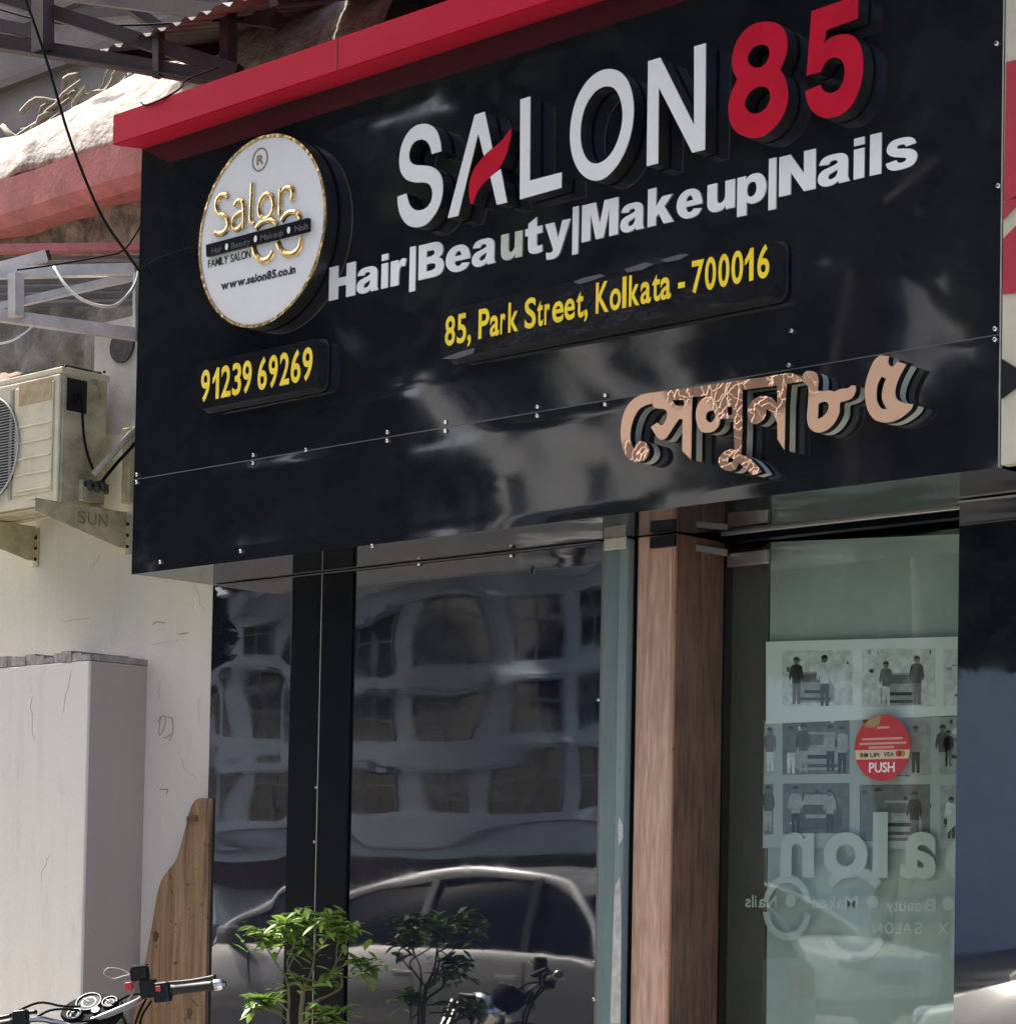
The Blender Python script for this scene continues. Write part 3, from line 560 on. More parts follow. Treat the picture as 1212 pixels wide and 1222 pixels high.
# ================================================================== SHOP FRONT
shop = thing('shop_facade', 'black panelled shop front under the signboard with door recess', 'facade', (2, .6, 0))
xA = .026; xB = at(346, 900, YF).x; xC = at(382, 900, YF).x; xD = at(419, 900, YF).x; xE = at(715, 900, YF).x
tl = math.tan(R(1.7))
grid_panel('side_panel', lambda u, v: Vector((xA+u*(xB-xA), YF-.02+tl*u*(xB-xA)*1.0, .16+v*(ZB-.162))), ACP, shop, 24, 120, .0030, 1.2, .02, 3, 0, 1.3)
bm = B(); bbox(bm, xB+.002, xC-.002, YF-.012, YF+.03, .15, ZB-.002, bev=.003); obj('matt_strip', bm, ACPM, shop)
bm = B(); bbox(bm, xC+.002, xD-.002, YF-.012, YF+.03, .15, ZB-.002, bev=.003); obj('matt_strip', bm, ACPM, shop)
bm = B(); box(bm, xC-.002, xC+.002, YF-.011, YF-.004, .15, ZB-.003); obj('joint_line', bm, ALU, shop)
grid_panel('main_panel', lambda u, v: Vector((xD+u*(xE-xD), YF, .16+v*(ZB-.162))), ACP, shop, 60, 120, .0030, 1.1, .02, 5, 0, 1.3)
bm = B(); box(bm, xE+.001, xE+.012, YF-.006, YF+.03, .15, ZB-.001); obj('edge_channel', bm, mat('dull_steel', (.2, .2, .2), .4, .8), shop)
for px, py in ((500,673),(610,663),(385,664),(382,680),(378,940),(376,1005),(714,835),(709,1193)):
    p = at(px, py, YF-.006); screw(p.x, p.z, YF-.003, shop)
bm = B(); box(bm, xA, xE, YF-.016, YF-.006, ZB-.006, ZB-.002); obj('head_strip', bm, mat('dull_steel', (.2, .2, .2), .4, .8), shop)
bm = B(); box(bm, xA, xE, YF+.031, YF+.25, .14, ZB+.03); obj('wall_core', bm, ACPM, shop)
# green painted posts
gp = thing('green_door_post', 'weathered green painted wooden post between black panel and wood column', 'post', (2.3, YF, 0))
x1 = xE+.014; x2 = at(735, 900, YF-.02).x; x3 = at(745.5, 900, YF-.02).x; x4 = at(753, 900, YF-.02).x
bm = B(); bbox(bm, x1, x2-.003, YF-.012, YF+.08, .14, ZB-.002, bev=.006); obj('post', bm, GREENP, gp)
bm = B(); bbox(bm, x2+.001, x3, YF-.024, YF+.08, .14, ZB-.002, bev=.006); obj('post_batten', bm, mat('light_green_paint', (.20, .275, .275), .55, c2=(.13, .18, .18), vscale=10, stretch=(1, 1, .12), bump=.3, bscale=30), gp)
pe = [(744,1032),(750,1040),(749,1130),(746,1222),(738,1222),(739,1120),(737,1060)]
for q in ([(742,975),(746,985),(746,1000),(741,1010),(740,985)], [(736,1060),(743,1045),(744,1100),(743,1222),(731,1222),(734,1120)]):
    obj('peeled_patch', loops_mesh('peeled_patch', [[Vector((at(x-3, y, YF-.026).x, at(x, y, YF-.026).z)) for x, y in q]], YF-.0265, YF-.0245), PEEL, gp)
p = at(721, 650, YF-.03); q = at(747, 650, YF-.03); bm = B(); bbox(bm, p.x, q.x, YF-.034, YF-.0255, p.z-.022, p.z+.022); obj('post_clip', bm, mat('pale_tape', (.5, .49, .45), .5, var=.2, vscale=30), gp)
bm = B(); box(bm, x3+.002, x4+.03, YF+.01, YF+.12, .14, ZB-.002); obj('dark_gap_strip', bm, ACPM, gp)
# wood column
wc = thing('wood_column', 'brown wood-grain column at the left of the glass door', 'column', (2.4, .5, 0))
xw0 = at(757, 900, YF).x; xw1 = 2.508; xw2 = 2.519
bm = B(); bbox(bm, xw0, xw1, YF, YG-.012, .14, ZB-.001, bev=.003); obj('front_face', bm, WOODL, wc)
bm = B(); bbox(bm, xw1-.010, xw2-.006, YF-.004, YF+.012, .14, ZB-.0015, bev=.003); obj('edge_bead', bm, wood('pale_bead', (.30, .175, .11), (.42, .26, .17)), wc)
bm = B(); box(bm, xw1+.0005, xw2, YF+.014, YG-.004, .14, ZB-.003); obj('return_face', bm, WOODD, wc)
for py in (1050, 860): pass
# ------------------------------------------------------------------ door
door = thing('glass_door', 'greenish glass shop door with posters behind and round red sticker', 'door', (3.1, YG, .14))
xg1 = at(1143, 700, YF).x+.12
zr = at(1000, 624, YG).z
bm = B(); box(bm, xw2-.015, xg1, YG, YG+.010, .15, zr-.02); obj('glass_pane', bm, GLASS, door)
bm = B(); box(bm, xw2-.015, xg1, YG+.001, YG+.011, zr+.018, 2.95); obj('transom_pane', bm, GLASS, door)
bm = B(); bbox(bm, xw2+.001, xg1, YG-.030, YG-.004, zr-.006, zr+.016); obj('top_rail', bm, ALU, door)
bm = B(); box(bm, xw2+.001, xg1, YG-.026, YG+.02, zr-.030, zr-.008); obj('rail_shadow_gap', bm, ACPM, door)
ca = at(867, 677, YG-.02); cb = at(915, 655, YG-.02)
bm = B(); bbox(bm, ca.x, cb.x, YG-.022, YG-.0015, ca.z, cb.z); obj('patch_fitting', bm, STEEL, door)
ca = at(868, 637, YG-.02); cb = at(915, 614, YG-.02)
bm = B(); bbox(bm, ca.x, cb.x, YG-.022, YG-.0015, ca.z, cb.z); obj('patch_fitting', bm, STEEL, door)
bm = B(); p = at(776, 648, YF-.012); q = at(805, 645, YF-.012); box(bm, p.x, q.x, YF-.016, YF-.001, p.z-.02, p.z+.02); obj('arm_mount', bm, BLK, door)
bm = B(); bar(bm, at(804, 650, YF+.02), at(866, 660, YG-.03), .016, .022); obj('closer_arm', bm, ALU, door)
# mirrored frosted lettering on the inside of the glass
k_ = 2.367
fx = lambda x: 700+x/k_
fy = lambda y: 880+y/k_
def gtxt(chars, base, hp, bold, nm): return text_row([(c, fx(l), fx(r)) for c, l, r in chars], ((fx(base[0]), fy(base[1])), (fx(base[2]), fy(base[3]))), fy(hp), YG+.0125, .001, FROST, door, bold, name=nm, mirror=True)
gtxt([('n',545,640),('o',668,792),('l',806,848),('a',885,985),('S',1010,1100)], (545, 395, 1035, 400), 215, .03, 'frosted_letter')
gtxt([('s',447,462),('l',466,470),('i',474,478),('a',484,503),('N',508,535)], (447, 480, 535, 482), 445, .012, 'frosted_letter')
gtxt([('u',636,655),('e',658,677),('k',682,700),('a',704,724),('M',728,764)], (636, 484, 764, 484), 448, .012, 'frosted_letter')
gtxt([('y',845,865),('t',868,878),('u',882,900),('a',904,922),('e',926,944),('B',950,984)], (845, 490, 984, 492), 456, .012, 'frosted_letter')
gtxt([('N',806,834),('O',840,866),('L',870,888),('A',890,918),('S',924,946),('X',990,1020)], (806, 556, 1020, 556), 524, .012, 'frosted_letter')
for cx, cy in ((575,463),(806,466),(1020,470)):
    p = at(fx(cx), fy(cy), YG+.0125); obj('frosted_dot', loops_mesh('frosted_dot', [[Vector((p.x+.022*math.cos(k*math.pi/10), p.z+.022*math.sin(k*math.pi/10))) for k in range(20)]], YG+.0125, YG+.0135), FROST, door)
for cx, cy, r0, r1, spans in ((565, 482, .080, .104, ((8, 172), (188, 352))), (752, 500, .118, .150, ((42, 138), (215, 330)))):
    p = at(fx(cx), fy(cy), YG+.015)
    for a0, a1 in spans:
        lp = [Vector((p.x+r1*math.cos(R(t)), p.z+r1*1.1*math.sin(R(t)))) for t in range(a0, a1+1, 8)] + [Vector((p.x+r0*math.cos(R(t)), p.z+r0*1.1*math.sin(R(t)))) for t in range(a1, a0-1, -8)]
        obj('frosted_arc', loops_mesh('frosted_arc', [lp], YG+.015, YG+.016), FROST2, door)
# round push sticker on the outside
YS = YG-.0012; s0 = at(1052.5, 892.5, YS); sr = .112
stk = thing('push_sticker', 'round red PUSH sticker with cream band on the glass door', 'sticker', (s0.x, YS, s0.z-sr))
ck = [Vector((s0.x+sr*math.cos(k*math.pi/32), s0.z+sr*math.sin(k*math.pi/32))) for k in range(64)]
SRED = mat('sticker_red', (.50, .045, .05), .4, var=.1, vscale=20); CREAM = mat('sticker_cream', (.62, .52, .36), .5)
obj('red_disc', loops_mesh('red_disc', [ck], YS-.0006, YS), SRED, stk)
def onst(u, v): return Vector((s0.x+u*sr, s0.z+v*sr))
obj('cream_band', loops_mesh('cream_band', [[onst(-.985, -.05), onst(.985, -.08), onst(.94, -.34), onst(-.94, -.34)]], YS-.0011, YS-.0007), CREAM, stk)
obj('ochre_corner', loops_mesh('ochre_corner', [[onst(-.66, .72), onst(-.35, .92), onst(-.05, .985), onst(-.12, .72), onst(-.3, .62), onst(-.55, .62)]], YS-.0011, YS-.0007), mat('ochre_print', (.35, .27, .12), .5), stk)
for u0, u1, v in ((-.2, .25, .60), (-.72, .72, .26), (-.82, .85, .12), (-.48, .42, .0)):
    obj('print_line', loops_mesh('print_line', [[onst(u0, v+.045), onst(u1, v+.045), onst(u1, v-.02), onst(u0, v-.02)]], YS-.0012, YS-.0007), mat('pale_print', (.62, .36, .30), .5), stk)
def sttxt(s, u0, u1, v, hgt, m, bold):
    tot = spread(s, 0, 1)
    for c, l, r in tot: obj('sticker_letter', char_mesh(c, bold, s0.x+(u0+(u1-u0)*l)*sr, s0.x+(u0+(u1-u0)*r)*sr, s0.z+v*sr, hgt*sr/cap_h(bold), YS-.0016, YS-.0012), m, stk)
sttxt('PUSH', -.46, .46, -.74, .30, WHITE2, .02)
sttxt('VISA', .06, .42, -.27, .14, BLK, .02); sttxt('BHIM', -.78, -.5, -.28, .14, BLK, .02); sttxt('UPI', -.42, -.1, -.28, .13, BLK, .02)
for du, mm in ((.58, SRED), (.72, mat('orange_print', (.55, .20, .03), .5))):
    obj('card_circle', loops_mesh('card_circle', [[onst(du+.10*math.cos(k*math.pi/8), -.19+.10*math.sin(k*math.pi/8)) for k in range(16)]], YS-.0014, YS-.0012), mm, stk)

# posters: sheets of printed photographs behind the glass
YP = YG+.03
PAPER = mat('poster_paper', (.82, .85, .83), .7); PAPER2 = mat('poster_paper_grey', (.44, .475, .455), .7)
INK = [mat('print_ink_%s' % n, (c, c*1.03, c), .7, c2=(c*.55, c*.57, c*.56) if c > .1 else (c*2+.02, c*2+.02, c*2+.02), vscale=30) for n, c in (('black', .015), ('dark', .05), ('mid', .20), ('light', .46), ('pale', .85))]
P8 = (900, 750, 4.524)
pu = lambda x, y, Y=YP: (lambda p: Vector((p.x, p.z)))(at(P8[0]+x/P8[2], P8[1]+y/P8[2], Y))
pos = thing('photo_poster', 'poster of black and white photographs of people with cars, behind door glass', 'poster', (3.2, YP, 1.5))
obj('grey_sheet', loops_mesh('grey_sheet', [[pu(50, 500), pu(1250, 470), pu(1250, 1195), pu(40, 1185)]], YP+.004, YP+.006), PAPER2, pos)
obj('white_sheet', loops_mesh('white_sheet', [[pu(62, 72), pu(1250, 40), pu(1250, 462), pu(62, 516)]], YP, YP+.002), PAPER, pos)
def flat(loops, lay, ink, par, nm, Y0=YP):
    o = obj(nm, loops_mesh(nm, loops, Y0-.0004*lay-.0003, Y0-.0004*lay), INK[ink], par); o.matrix_parent_inverse = Matrix(); return o
def photo(x0, y0, x1, y1, bgink, items, Y0):
    t = obj('photograph', loops_mesh('photograph', [[pu(x0, y0), pu(x1, y0-4), pu(x1, y1-4), pu(x0, y1)]], Y0-.0008, Y0-.0004), INK[bgink], pos)
    rb_ = random.Random(int(x0*7+y0))
    for k in range(9):
        bx, by = rb_.uniform(x0+18, x1-18), rb_.uniform(y0+10, y1-25); bw, bh = rb_.uniform(6, 26), rb_.uniform(4, 22)
        if x1-x0 < 100: break
        flat([[pu(min(x1-3, max(x0+3, bx+bw*math.cos(q*1.05)*rb_.uniform(.6, 1.1))), min(y1-6, max(y0+3, by+bh*math.sin(q*1.05)*rb_.uniform(.6, 1.1)))) for q in range(6)]], 1.5, rb_.choice([0, 1, 2, 3, 4]), t, 'clutter_print', Y0)
    for kind, cx, top, h, ink in items:
        if kind == 'p':      # standing figure: head, torso with arm, legs
            hd = h*.075; cy = top+hd
            body = [(cx-h*.055, top+h*.15), (cx+h*.055, top+h*.15), (cx+h*.12, top+h*.2), (cx+h*.145, top+h*.42), (cx+h*.11, top+h*.52), (cx+h*.09, top+h*.40), (cx+h*.085, top+h*.55), (cx-h*.085, top+h*.55), (cx-h*.10, top+h*.38), (cx-h*.13, top+h*.5), (cx-h*.16, top+h*.42), (cx-h*.12, top+h*.2)]
            legs = [(cx-h*.085, top+h*.55), (cx+h*.085, top+h*.55), (cx+h*.08, top+h*.98), (cx+h*.02, top+h*.98), (cx, top+h*.64), (cx-h*.02, top+h*.98), (cx-h*.08, top+h*.98)]
            head = [(cx+hd*.8*math.cos(k*math.pi/6), cy+hd*math.sin(k*math.pi/6)) for k in range(12)]
            hair = [(cx+hd*.9*math.cos(k*math.pi/6), cy-hd*.15-hd*.95*abs(math.sin(k*math.pi/6))) for k in range(7)]
            flat([[pu(*q) for q in body]], 4, ink, t, 'torso_print', Y0); flat([[pu(*q) for q in legs]], 4, min(4, (ink+2) % 5), t, 'legs_print', Y0)
            flat([[pu(*q) for q in head]], 5, 2, t, 'head_print', Y0); flat([[pu(*q) for q in hair]], 6, 0, t, 'hair_print', Y0)
        elif kind == 'c':    # front of a car
            w = h*1.25; q = [(cx-w*.34, top), (cx+w*.34, top), (cx+w*.42, top+h*.36), (cx+w*.5, top+h*.5), (cx+w*.5, top+h*.92), (cx+w*.4, top+h), (cx-w*.4, top+h), (cx-w*.5, top+h*.92), (cx-w*.5, top+h*.5), (cx-w*.42, top+h*.36)]
            flat([[pu(*a_) for a_ in q]], 2, ink, t, 'car_print', Y0)
            flat([[pu(cx-w*.3, top+h*.06), pu(cx+w*.3, top+h*.06), pu(cx+w*.37, top+h*.34), pu(cx-w*.37, top+h*.34)]], 3, 2 if ink > 2 else 3, t, 'windscreen_print', Y0)
            flat([[pu(cx-w*.3, top+h*.60), pu(cx+w*.3, top+h*.60), pu(cx+w*.28, top+h*.70), pu(cx-w*.28, top+h*.70)]], 3, 0 if ink > 1 else 3, t, 'grille_print', Y0)
            flat([[pu(cx-w*.42, top+h*.84), pu(cx+w*.42, top+h*.84), pu(cx+w*.38, top+h*.93), pu(cx-w*.38, top+h*.93)]], 3, 1, t, 'bumper_print', Y0)
        else:                # dark block of background
            w = h; flat([[pu(cx, top), pu(cx+kind, top), pu(cx+kind, top+h), pu(cx, top+h)]], 1, ink, t, 'backdrop_print', Y0)
    return t
Y2 = YP+.004
photo(150, 122, 530, 420, 4, [(70, 255, 128, 70, 1), (60, 330, 128, 60, 1), ('c', 330, 235, 165, 3), ('p', 228, 155, 260, 0), ('p', 380, 145, 280, 4), (40, 480, 200, 12, 1), (46, 484, 275, 18, 1)], YP)
photo(580, 112, 975, 425, 4, [(170, 800, 115, 110, 0), (95, 582, 265, 85, 1), (40, 640, 345, 60, 1), ('c', 790, 240, 175, 3), ('p', 712, 178, 245, 2), ('p', 878, 148, 270, 0)], YP)
photo(1020, 112, 1200, 420, 4, [(25, 1030, 120, 110, 1)], YP)
photo(148, 480, 510, 790, 2, [(180, 160, 482, 50, 1), ('c', 345, 560, 205, 3), ('p', 195, 528, 260, 2), ('p', 262, 515, 265, 1), ('p', 408, 522, 255, 3), ('p', 470, 528, 260, 3)], Y2)
photo(575, 478, 950, 795, 3, [(100, 577, 480, 75, 0), (110, 830, 575, 20, 1), (20, 815, 560, 240, 0), ('p', 868, 525, 260, 3), (240, 577, 775, 22, 0)], Y2)
photo(1000, 478, 1200, 790, 3, [('p', 1015, 520, 270, 1), ('p', 1045, 550, 200, 0)], Y2)
photo(150, 838, 510, 1110, 2, [(40, 155, 845, 200, 1), (200, 240, 842, 45, 3), ('c', 345, 885, 200, 1), ('p', 220, 850, 270, 3), ('p', 405, 870, 240, 3), (70, 440, 940, 50, 1)], Y2)
photo(565, 845, 945, 1150, 2, [(150, 600, 850, 70, 1), (60, 565, 960, 60, 1), ('c', 775, 930, 200, 3), ('p', 665, 860, 290, 2), ('p', 862, 880, 280, 0), (60, 890, 945, 25, 1)], Y2)
photo(1000, 848, 1200, 1150, 3, [('p', 1060, 910, 230, 4), (50, 1035, 850, 50, 1)], Y2)
photo(55, 515, 100, 790, 3, [('p', 82, 535, 240, 2)], Y2); photo(50, 842, 98, 1115, 2, [('p', 72, 850, 250, 1)], Y2)
haze_o = obj('painted_glass_haze', loops_mesh('painted_glass_haze', [[pu(70, -470), pu(1250, -520), pu(1250, 2600), pu(40, 2600)]], YP+.02, YP+.022), mat('grey_green_haze', (.46, .53, .49), .6, c2=(.33, .385, .355), vscale=3.5, stretch=(1, 1, .5)), door)  # added sheet, coloured as the reflected haze over the door glass
obj('painted_wood_reflection', loops_mesh('painted_wood_reflection', [[Vector((xw2, .16)), Vector((xw2, 2.6)), pu(66, -470), pu(36, 2600)]], YP+.02, YP+.022), mat('olive_reflection', (.075, .075, .055), .6, c2=(.04, .038, .03), vscale=3, stretch=(1, 1, .4)), door)  # added sheet, coloured as the wood column's dark reflection in the glass
# interior: a dim room behind the door
room = thing('salon_interior', 'dim greenish room behind the glass door', 'room', (3, 2, .14))
IW = mat('interior_wall', (.16, .18, .165), .8, var=.2, vscale=2)
bm = B(); box(bm, 1.0, 4.6, 2.9, 3.0, .14, 3); obj('back_wall', bm, IW, room)
bm = B(); box(bm, 1.0, 1.1, YG+.15, 2.9, .14, 3); box(bm, 4.5, 4.6, YG+.15, 2.9, .14, 3); obj('side_walls', bm, IW, room)
bm = B(); box(bm, 1.0, 4.6, YG+.02, 3.0, .08, .142); obj('floor', bm, mat('interior_floor', (.25, .24, .22), .3), room)
bm = B(); box(bm, 1.0, 4.6, YG+.08, 3.0, 3.0, 3.1); obj('ceiling', bm, IW, room)
# right panel
rx0 = at(1143.5, 700, YF).x
grid_panel('right_panel', lambda u, v: Vector((rx0+u*(6.2-rx0), YF, .16+v*(ZB-.002-.16))), ACP, shop, 60, 60, .004, 1.1, .02, 8)
bm = B(); box(bm, rx0, XR, YF-.012, YF-.004, ZB-.009, ZB-.003); obj('joint_strip', bm, ALU, shop)
bm = B(); box(bm, rx0+.002, 6.2, YF+.031, YG+.3, .14, 2.9); obj('wall_core', bm, ACPM, shop)
bm = B(); box(bm, 4.75, 9, .9, 1.2, .14, 4.4); obj('rear_wall', bm, ACPM, shop)

# neighbouring red and cream board
YN = -.004; nb = thing('neighbour_board', 'red and cream neighbouring board at the right end of the signboard', 'signboard', (4.6, YN, ZB))
CRM = mat('cream_board', (.50, .48, .37), .6, var=.12, vscale=6)
bm = B(); box(bm, 4.070, 6.0, YN, YN+.04, 2.69, 4.42); obj('board', bm, CRM, nb)
def nbp(q, m, nm): obj(nm, loops_mesh(nm, [[Vector((at(x, y, YN-.002).x, at(x, y, YN-.002).z)) for x, y in q]], YN-.004, YN-.0005), m, nb)
NR = mat('neighbour_red', (.40, .02, .045), .45, var=.1, vscale=8)
nbp([(1200.5,74),(1290,52),(1290,215),(1197.8,240)], NR, 'red_block'); nbp([(1197,242),(1212,234),(1212,246),(1197,262)], NR, 'red_stripe')
nbp([(1197,285),(1290,190),(1290,340),(1196.6,351)], NR, 'red_block'); nbp([(1195,428),(1230,450),(1195,476)], BLK, 'black_diamond')

# ================================================================== AIR CONDITIONER
acx1 = -.722; acx0 = acx1-.82; az0, az1, ay0, ay1 = 3.068, 3.672, .143, .40
ac = thing('air_conditioner', 'cream outdoor air conditioner unit on two wall brackets', 'air conditioner', (acx1-.4, .27, az0))
bm = B(); bbox(bm, acx0, acx1, ay0+.012, ay1, az0, az1-.012, bev=.01); obj('casing', bm, ACD, ac)
bm = B(); bbox(bm, acx0-.006, acx1+.006, ay0+.004, ay1+.006, az1-.03, az1, bev=.006); obj('top_cover', bm, ACW, ac)
bm = B(); bbox(bm, acx0+.002, acx1-.003, ay0, ay0+.013, az0+.004, az1-.032, bev=.006); obj('front_panel', bm, ACW, ac)
px_ = lambda x, y: at(x, y, ay0)
fx0 = px_(22, 500).x; fx1 = px_(62, 500).x
bm = B(); bbox(bm, fx0-.02, fx1+.012, ay0-.006, ay0+.002, az0+.06, az1-.06, bev=.004); obj('service_door', bm, ACW, ac)
for y in (507, 526, 545, 564.5, 583.5):
    z = px_(42, y).z; bm = B(); bbox(bm, fx0, fx1, ay0-.010, ay0-.004, z-.005, z+.003, bev=.002); obj('ridge', bm, ACW, ac)
z1 = px_(43, 455).z; z0 = px_(43, 481).z; bm = B(); box(bm, fx0+.01, fx1, ay0-.0075, ay0-.0055, z0, z1); obj('faded_label', bm, mat('brown_label', (.30, .215, .11), .8, c2=(.45, .38, .25), vscale=18), ac)
fc = (acx1-.52, (az0+az1)/2-.01); fr = .235
gx = px_(16, 500).x; bm = B(); box(bm, gx-.022, gx, ay0-.006, ay0-.001, az0+.05, az1-.06)
obj('grille_edge', bm, mat('grey_grille', (.30, .29, .25), .6, var=.3, vscale=60), ac)
ci = lambda r: [Vector((fc[0]+r*math.cos(k*math.pi/32), fc[1]+r*math.sin(k*math.pi/32))) for k in range(64)]
obj('fan_opening', loops_mesh('fan_opening', [ci(fr)], ay0-.003, ay0-.0005), BLK, ac)
bm = B()
for k in range(-18, 19):
    z = fc[1]+k*fr/18.5; hw = math.sqrt(max(0, fr*fr-(z-fc[1])**2))
    if hw > .02: tube(bm, [(fc[0]-hw, ay0-.012, z), (fc[0]+hw, ay0-.012, z)], .0022, 5)
obj('fan_guard', bm, mat('guard_wire', (.35, .35, .34), .5), ac)['kind'] = 'stuff'
ringb = B(); tube(ringb, [(v.x, ay0-.012, v.y) for v in ci(fr)]+[(ci(fr)[0].x, ay0-.012, ci(fr)[0].y)], .005, 6); obj('guard_ring', ringb, mat('guard_wire', (.35, .35, .34), .5), ac)
sx_ = acx1   # things on the right side
def side(px, py): 
    d = fwd + rt*((px-CX)/FPX) - up*((py-CY)/FPX); t = (sx_-CAM.x)/d.x; return CAM+d*t
a1, a2 = side(80, 450), side(103, 494); bm = B(); bbox(bm, sx_-.01, sx_+.002, a1.y, a2.y, a2.z, a1.z, bev=.001); obj('terminal_recess', bm, BLK, ac)
bm = B(); tube(bm, spline([side(90, 478)+Vector((.01,0,0)), side(92, 470)+Vector((.02,0,0)), side(93, 490)+Vector((.03,0,0)), side(95, 520)+Vector((.03,0,0)), side(100, 545)+Vector((.03,0,0)), side(108, 565)+Vector((.03,0,0))], 5), .006, 8); obj('power_cord', bm, CABLEB, ac)
bm = B(); a1, a2 = side(93, 572), side(120, 602); bbox(bm, sx_+.001, sx_+.03, a1.y, a2.y, a2.z, a1.z); obj('valve_plate', bm, ACD, ac)
for px, py in ((98, 578), (106, 580), (113, 578), (117, 583)):
    p = side(px, py); bm = B(); tube(bm, [p, p+Vector((.055, 0, 0)), p+Vector((.06, 0, -.03))], [.014, .017, .011], 8); obj('valve', bm, mat('dark_brass', (.06, .05, .045), .5, .5), ac)
for px, py, w, h_, m in ((113, 451, .03, .06, 'logo'), (118, 470, .02, .05, 'logo')):
    p = side(px, py); bm = B(); box(bm, sx_, sx_+.0015, p.y-w/2, p.y+w/2, p.z-h_/2, p.z+h_/2); obj('faded_sticker', bm, mat('dark_smudge', (.17, .16, .11), .8, c2=(.38, .36, .28), vscale=30), ac)
for px, py in ((77, 437), (123, 444)): 
    p = side(px, py); bm = B(); tube(bm, [p+Vector((.004,0,0)), p+Vector((.012,0,0))], .006, 8); obj('screw', bm, BLK, ac)
pp = thing('refrigerant_pipes', 'pale insulated and dark pipes running diagonally from the air conditioner', 'pipe', (acx1+.06, .36, 3.15))
e0 = at(111, 566, .30); bm = B(); tube(bm, [at(111, 566, .28), at(135, 541, .36), at(162, 511, .46)], .014, 8); obj('pale_pipe', bm, mat('pipe_wrap', (.42, .40, .34), .8, var=.25, vscale=25), pp)
bm = B(); tube(bm, spline([at(122, 574, .28), at(140, 552, .38), at(162, 528, .46)], 4), .008, 8); obj('dark_pipe', bm, CABLEB, pp)
bm = B(); p0, p1 = at(150, 512, .455), at(158, 600, .455); bbox(bm, p0.x, p1.x, .435, .469, p1.z, p0.z); obj('wall_channel', bm, ACBR, pp)
rag = thing('crumpled_rag', 'brown crumpled rag lying on top of the air conditioner', 'rag', (acx1-.5, .2, az1))
bm = B(); g = [[bm.verts.new((acx1-.75+.42*i/14+.0, .16+.17*j/8, az1+.004+max(0, (.045+.05*noise.noise(Vector((i*.55, j*.8, 2))))*math.sin(math.pi*i/14)*math.sin(math.pi*j/8)))) for i in range(15)] for j in range(9)]
for j in range(8):
    for i in range(14): bm.faces.new((g[j][i], g[j][i+1], g[j+1][i+1], g[j+1][i])).smooth = True
obj('cloth', bm, mat('brown_rag', (.16, .085, .06), .9, var=.5, vscale=14), rag)
bm = B(); bbox(bm, acx1-.34, acx1-.02, .17, .38, az1+.0015, az1+.016, bev=.003); tag(obj('dark_board', bm, mat('dark_soot', (.03, .026, .025), .9)), 'thin dark board lying on top of the air conditioner beside the rag', 'board')
def bracket(name, label, xw, zt, letters):
    t = thing(name, label, 'bracket', (xw, .47, zt-.17), 'brackets under the air conditioner')
    y0, y1 = -.02, .468
    v = [(y0, zt), (y1, zt), (y1, zt-.155), (y1-.04, zt-.155), (y0, zt-.05)]
    bm = B(); a_ = [bm.verts.new((xw, y, z)) for y, z in v]; b_ = [bm.verts.new((xw-.004, y, z)) for y, z in v]
    bm.faces.new(a_); bm.faces.new(b_[::-1])
    for i in range(5): bm.faces.new((a_[i], b_[i], b_[(i+1)%5], a_[(i+1)%5]))
    obj('arm_web', bm, ACBR, t)
    bm = B(); bbox(bm, xw-.04, xw+.001, y0-.002, y1, zt+.001, zt+.006, bev=.001); obj('arm_flange', bm, ACBR, t)
    bm = B(); bbox(bm, xw+.0005, xw+.036, y1-.006, y1-.001, zt-.185, zt-.005, bev=.001); obj('wall_plate', bm, ACBR, t)
    for k in (.03, .08, .13):
        bm = B(); tube(bm, [(xw+.02, y1-.012, zt-.02-k), (xw+.02, y1-.006, zt-.02-k)], .008, 8); obj('bolt', bm, BLK, t)
    for c, u0, u1 in letters:
        me = char_mesh(c, .0, u0, u1, zt-.075, .055/cap_h(0), -.002, 0)
        for vv in me.vertices: vv.co = (xw+.0005-vv.co.y*.7, vv.co.x, vv.co.z)
        obj('embossed_letter', me, mat('embossed_edge', (.20, .175, .10), .5), t)
    return t
xb1 = at(157, 612, .468).x; zb1 = at(157, 612, .468).z
bracket('wall_bracket', 'tapered cream metal bracket with embossed letters SUN, beside the signboard edge', xb1-.034, zb1, [('S', .20, .245), ('U', .257, .302), ('N', .315, .36)])
xb2 = at(47, 630, .468).x
bracket('wall_bracket', 'tapered cream metal bracket cut by the left edge of the picture', xb2-.034, zb1, [('u', .18, .22), ('e', .235, .275)])
bm = B(); bbox(bm, xb2-.07, xb1-.036, .16, .20, zb1+.007, az0-.001, bev=.002); bbox(bm, xb2-.07, xb1-.036, .33, .37, zb1+.007, az0-.001, bev=.002); obj('base_rails', bm, ACD, ac)

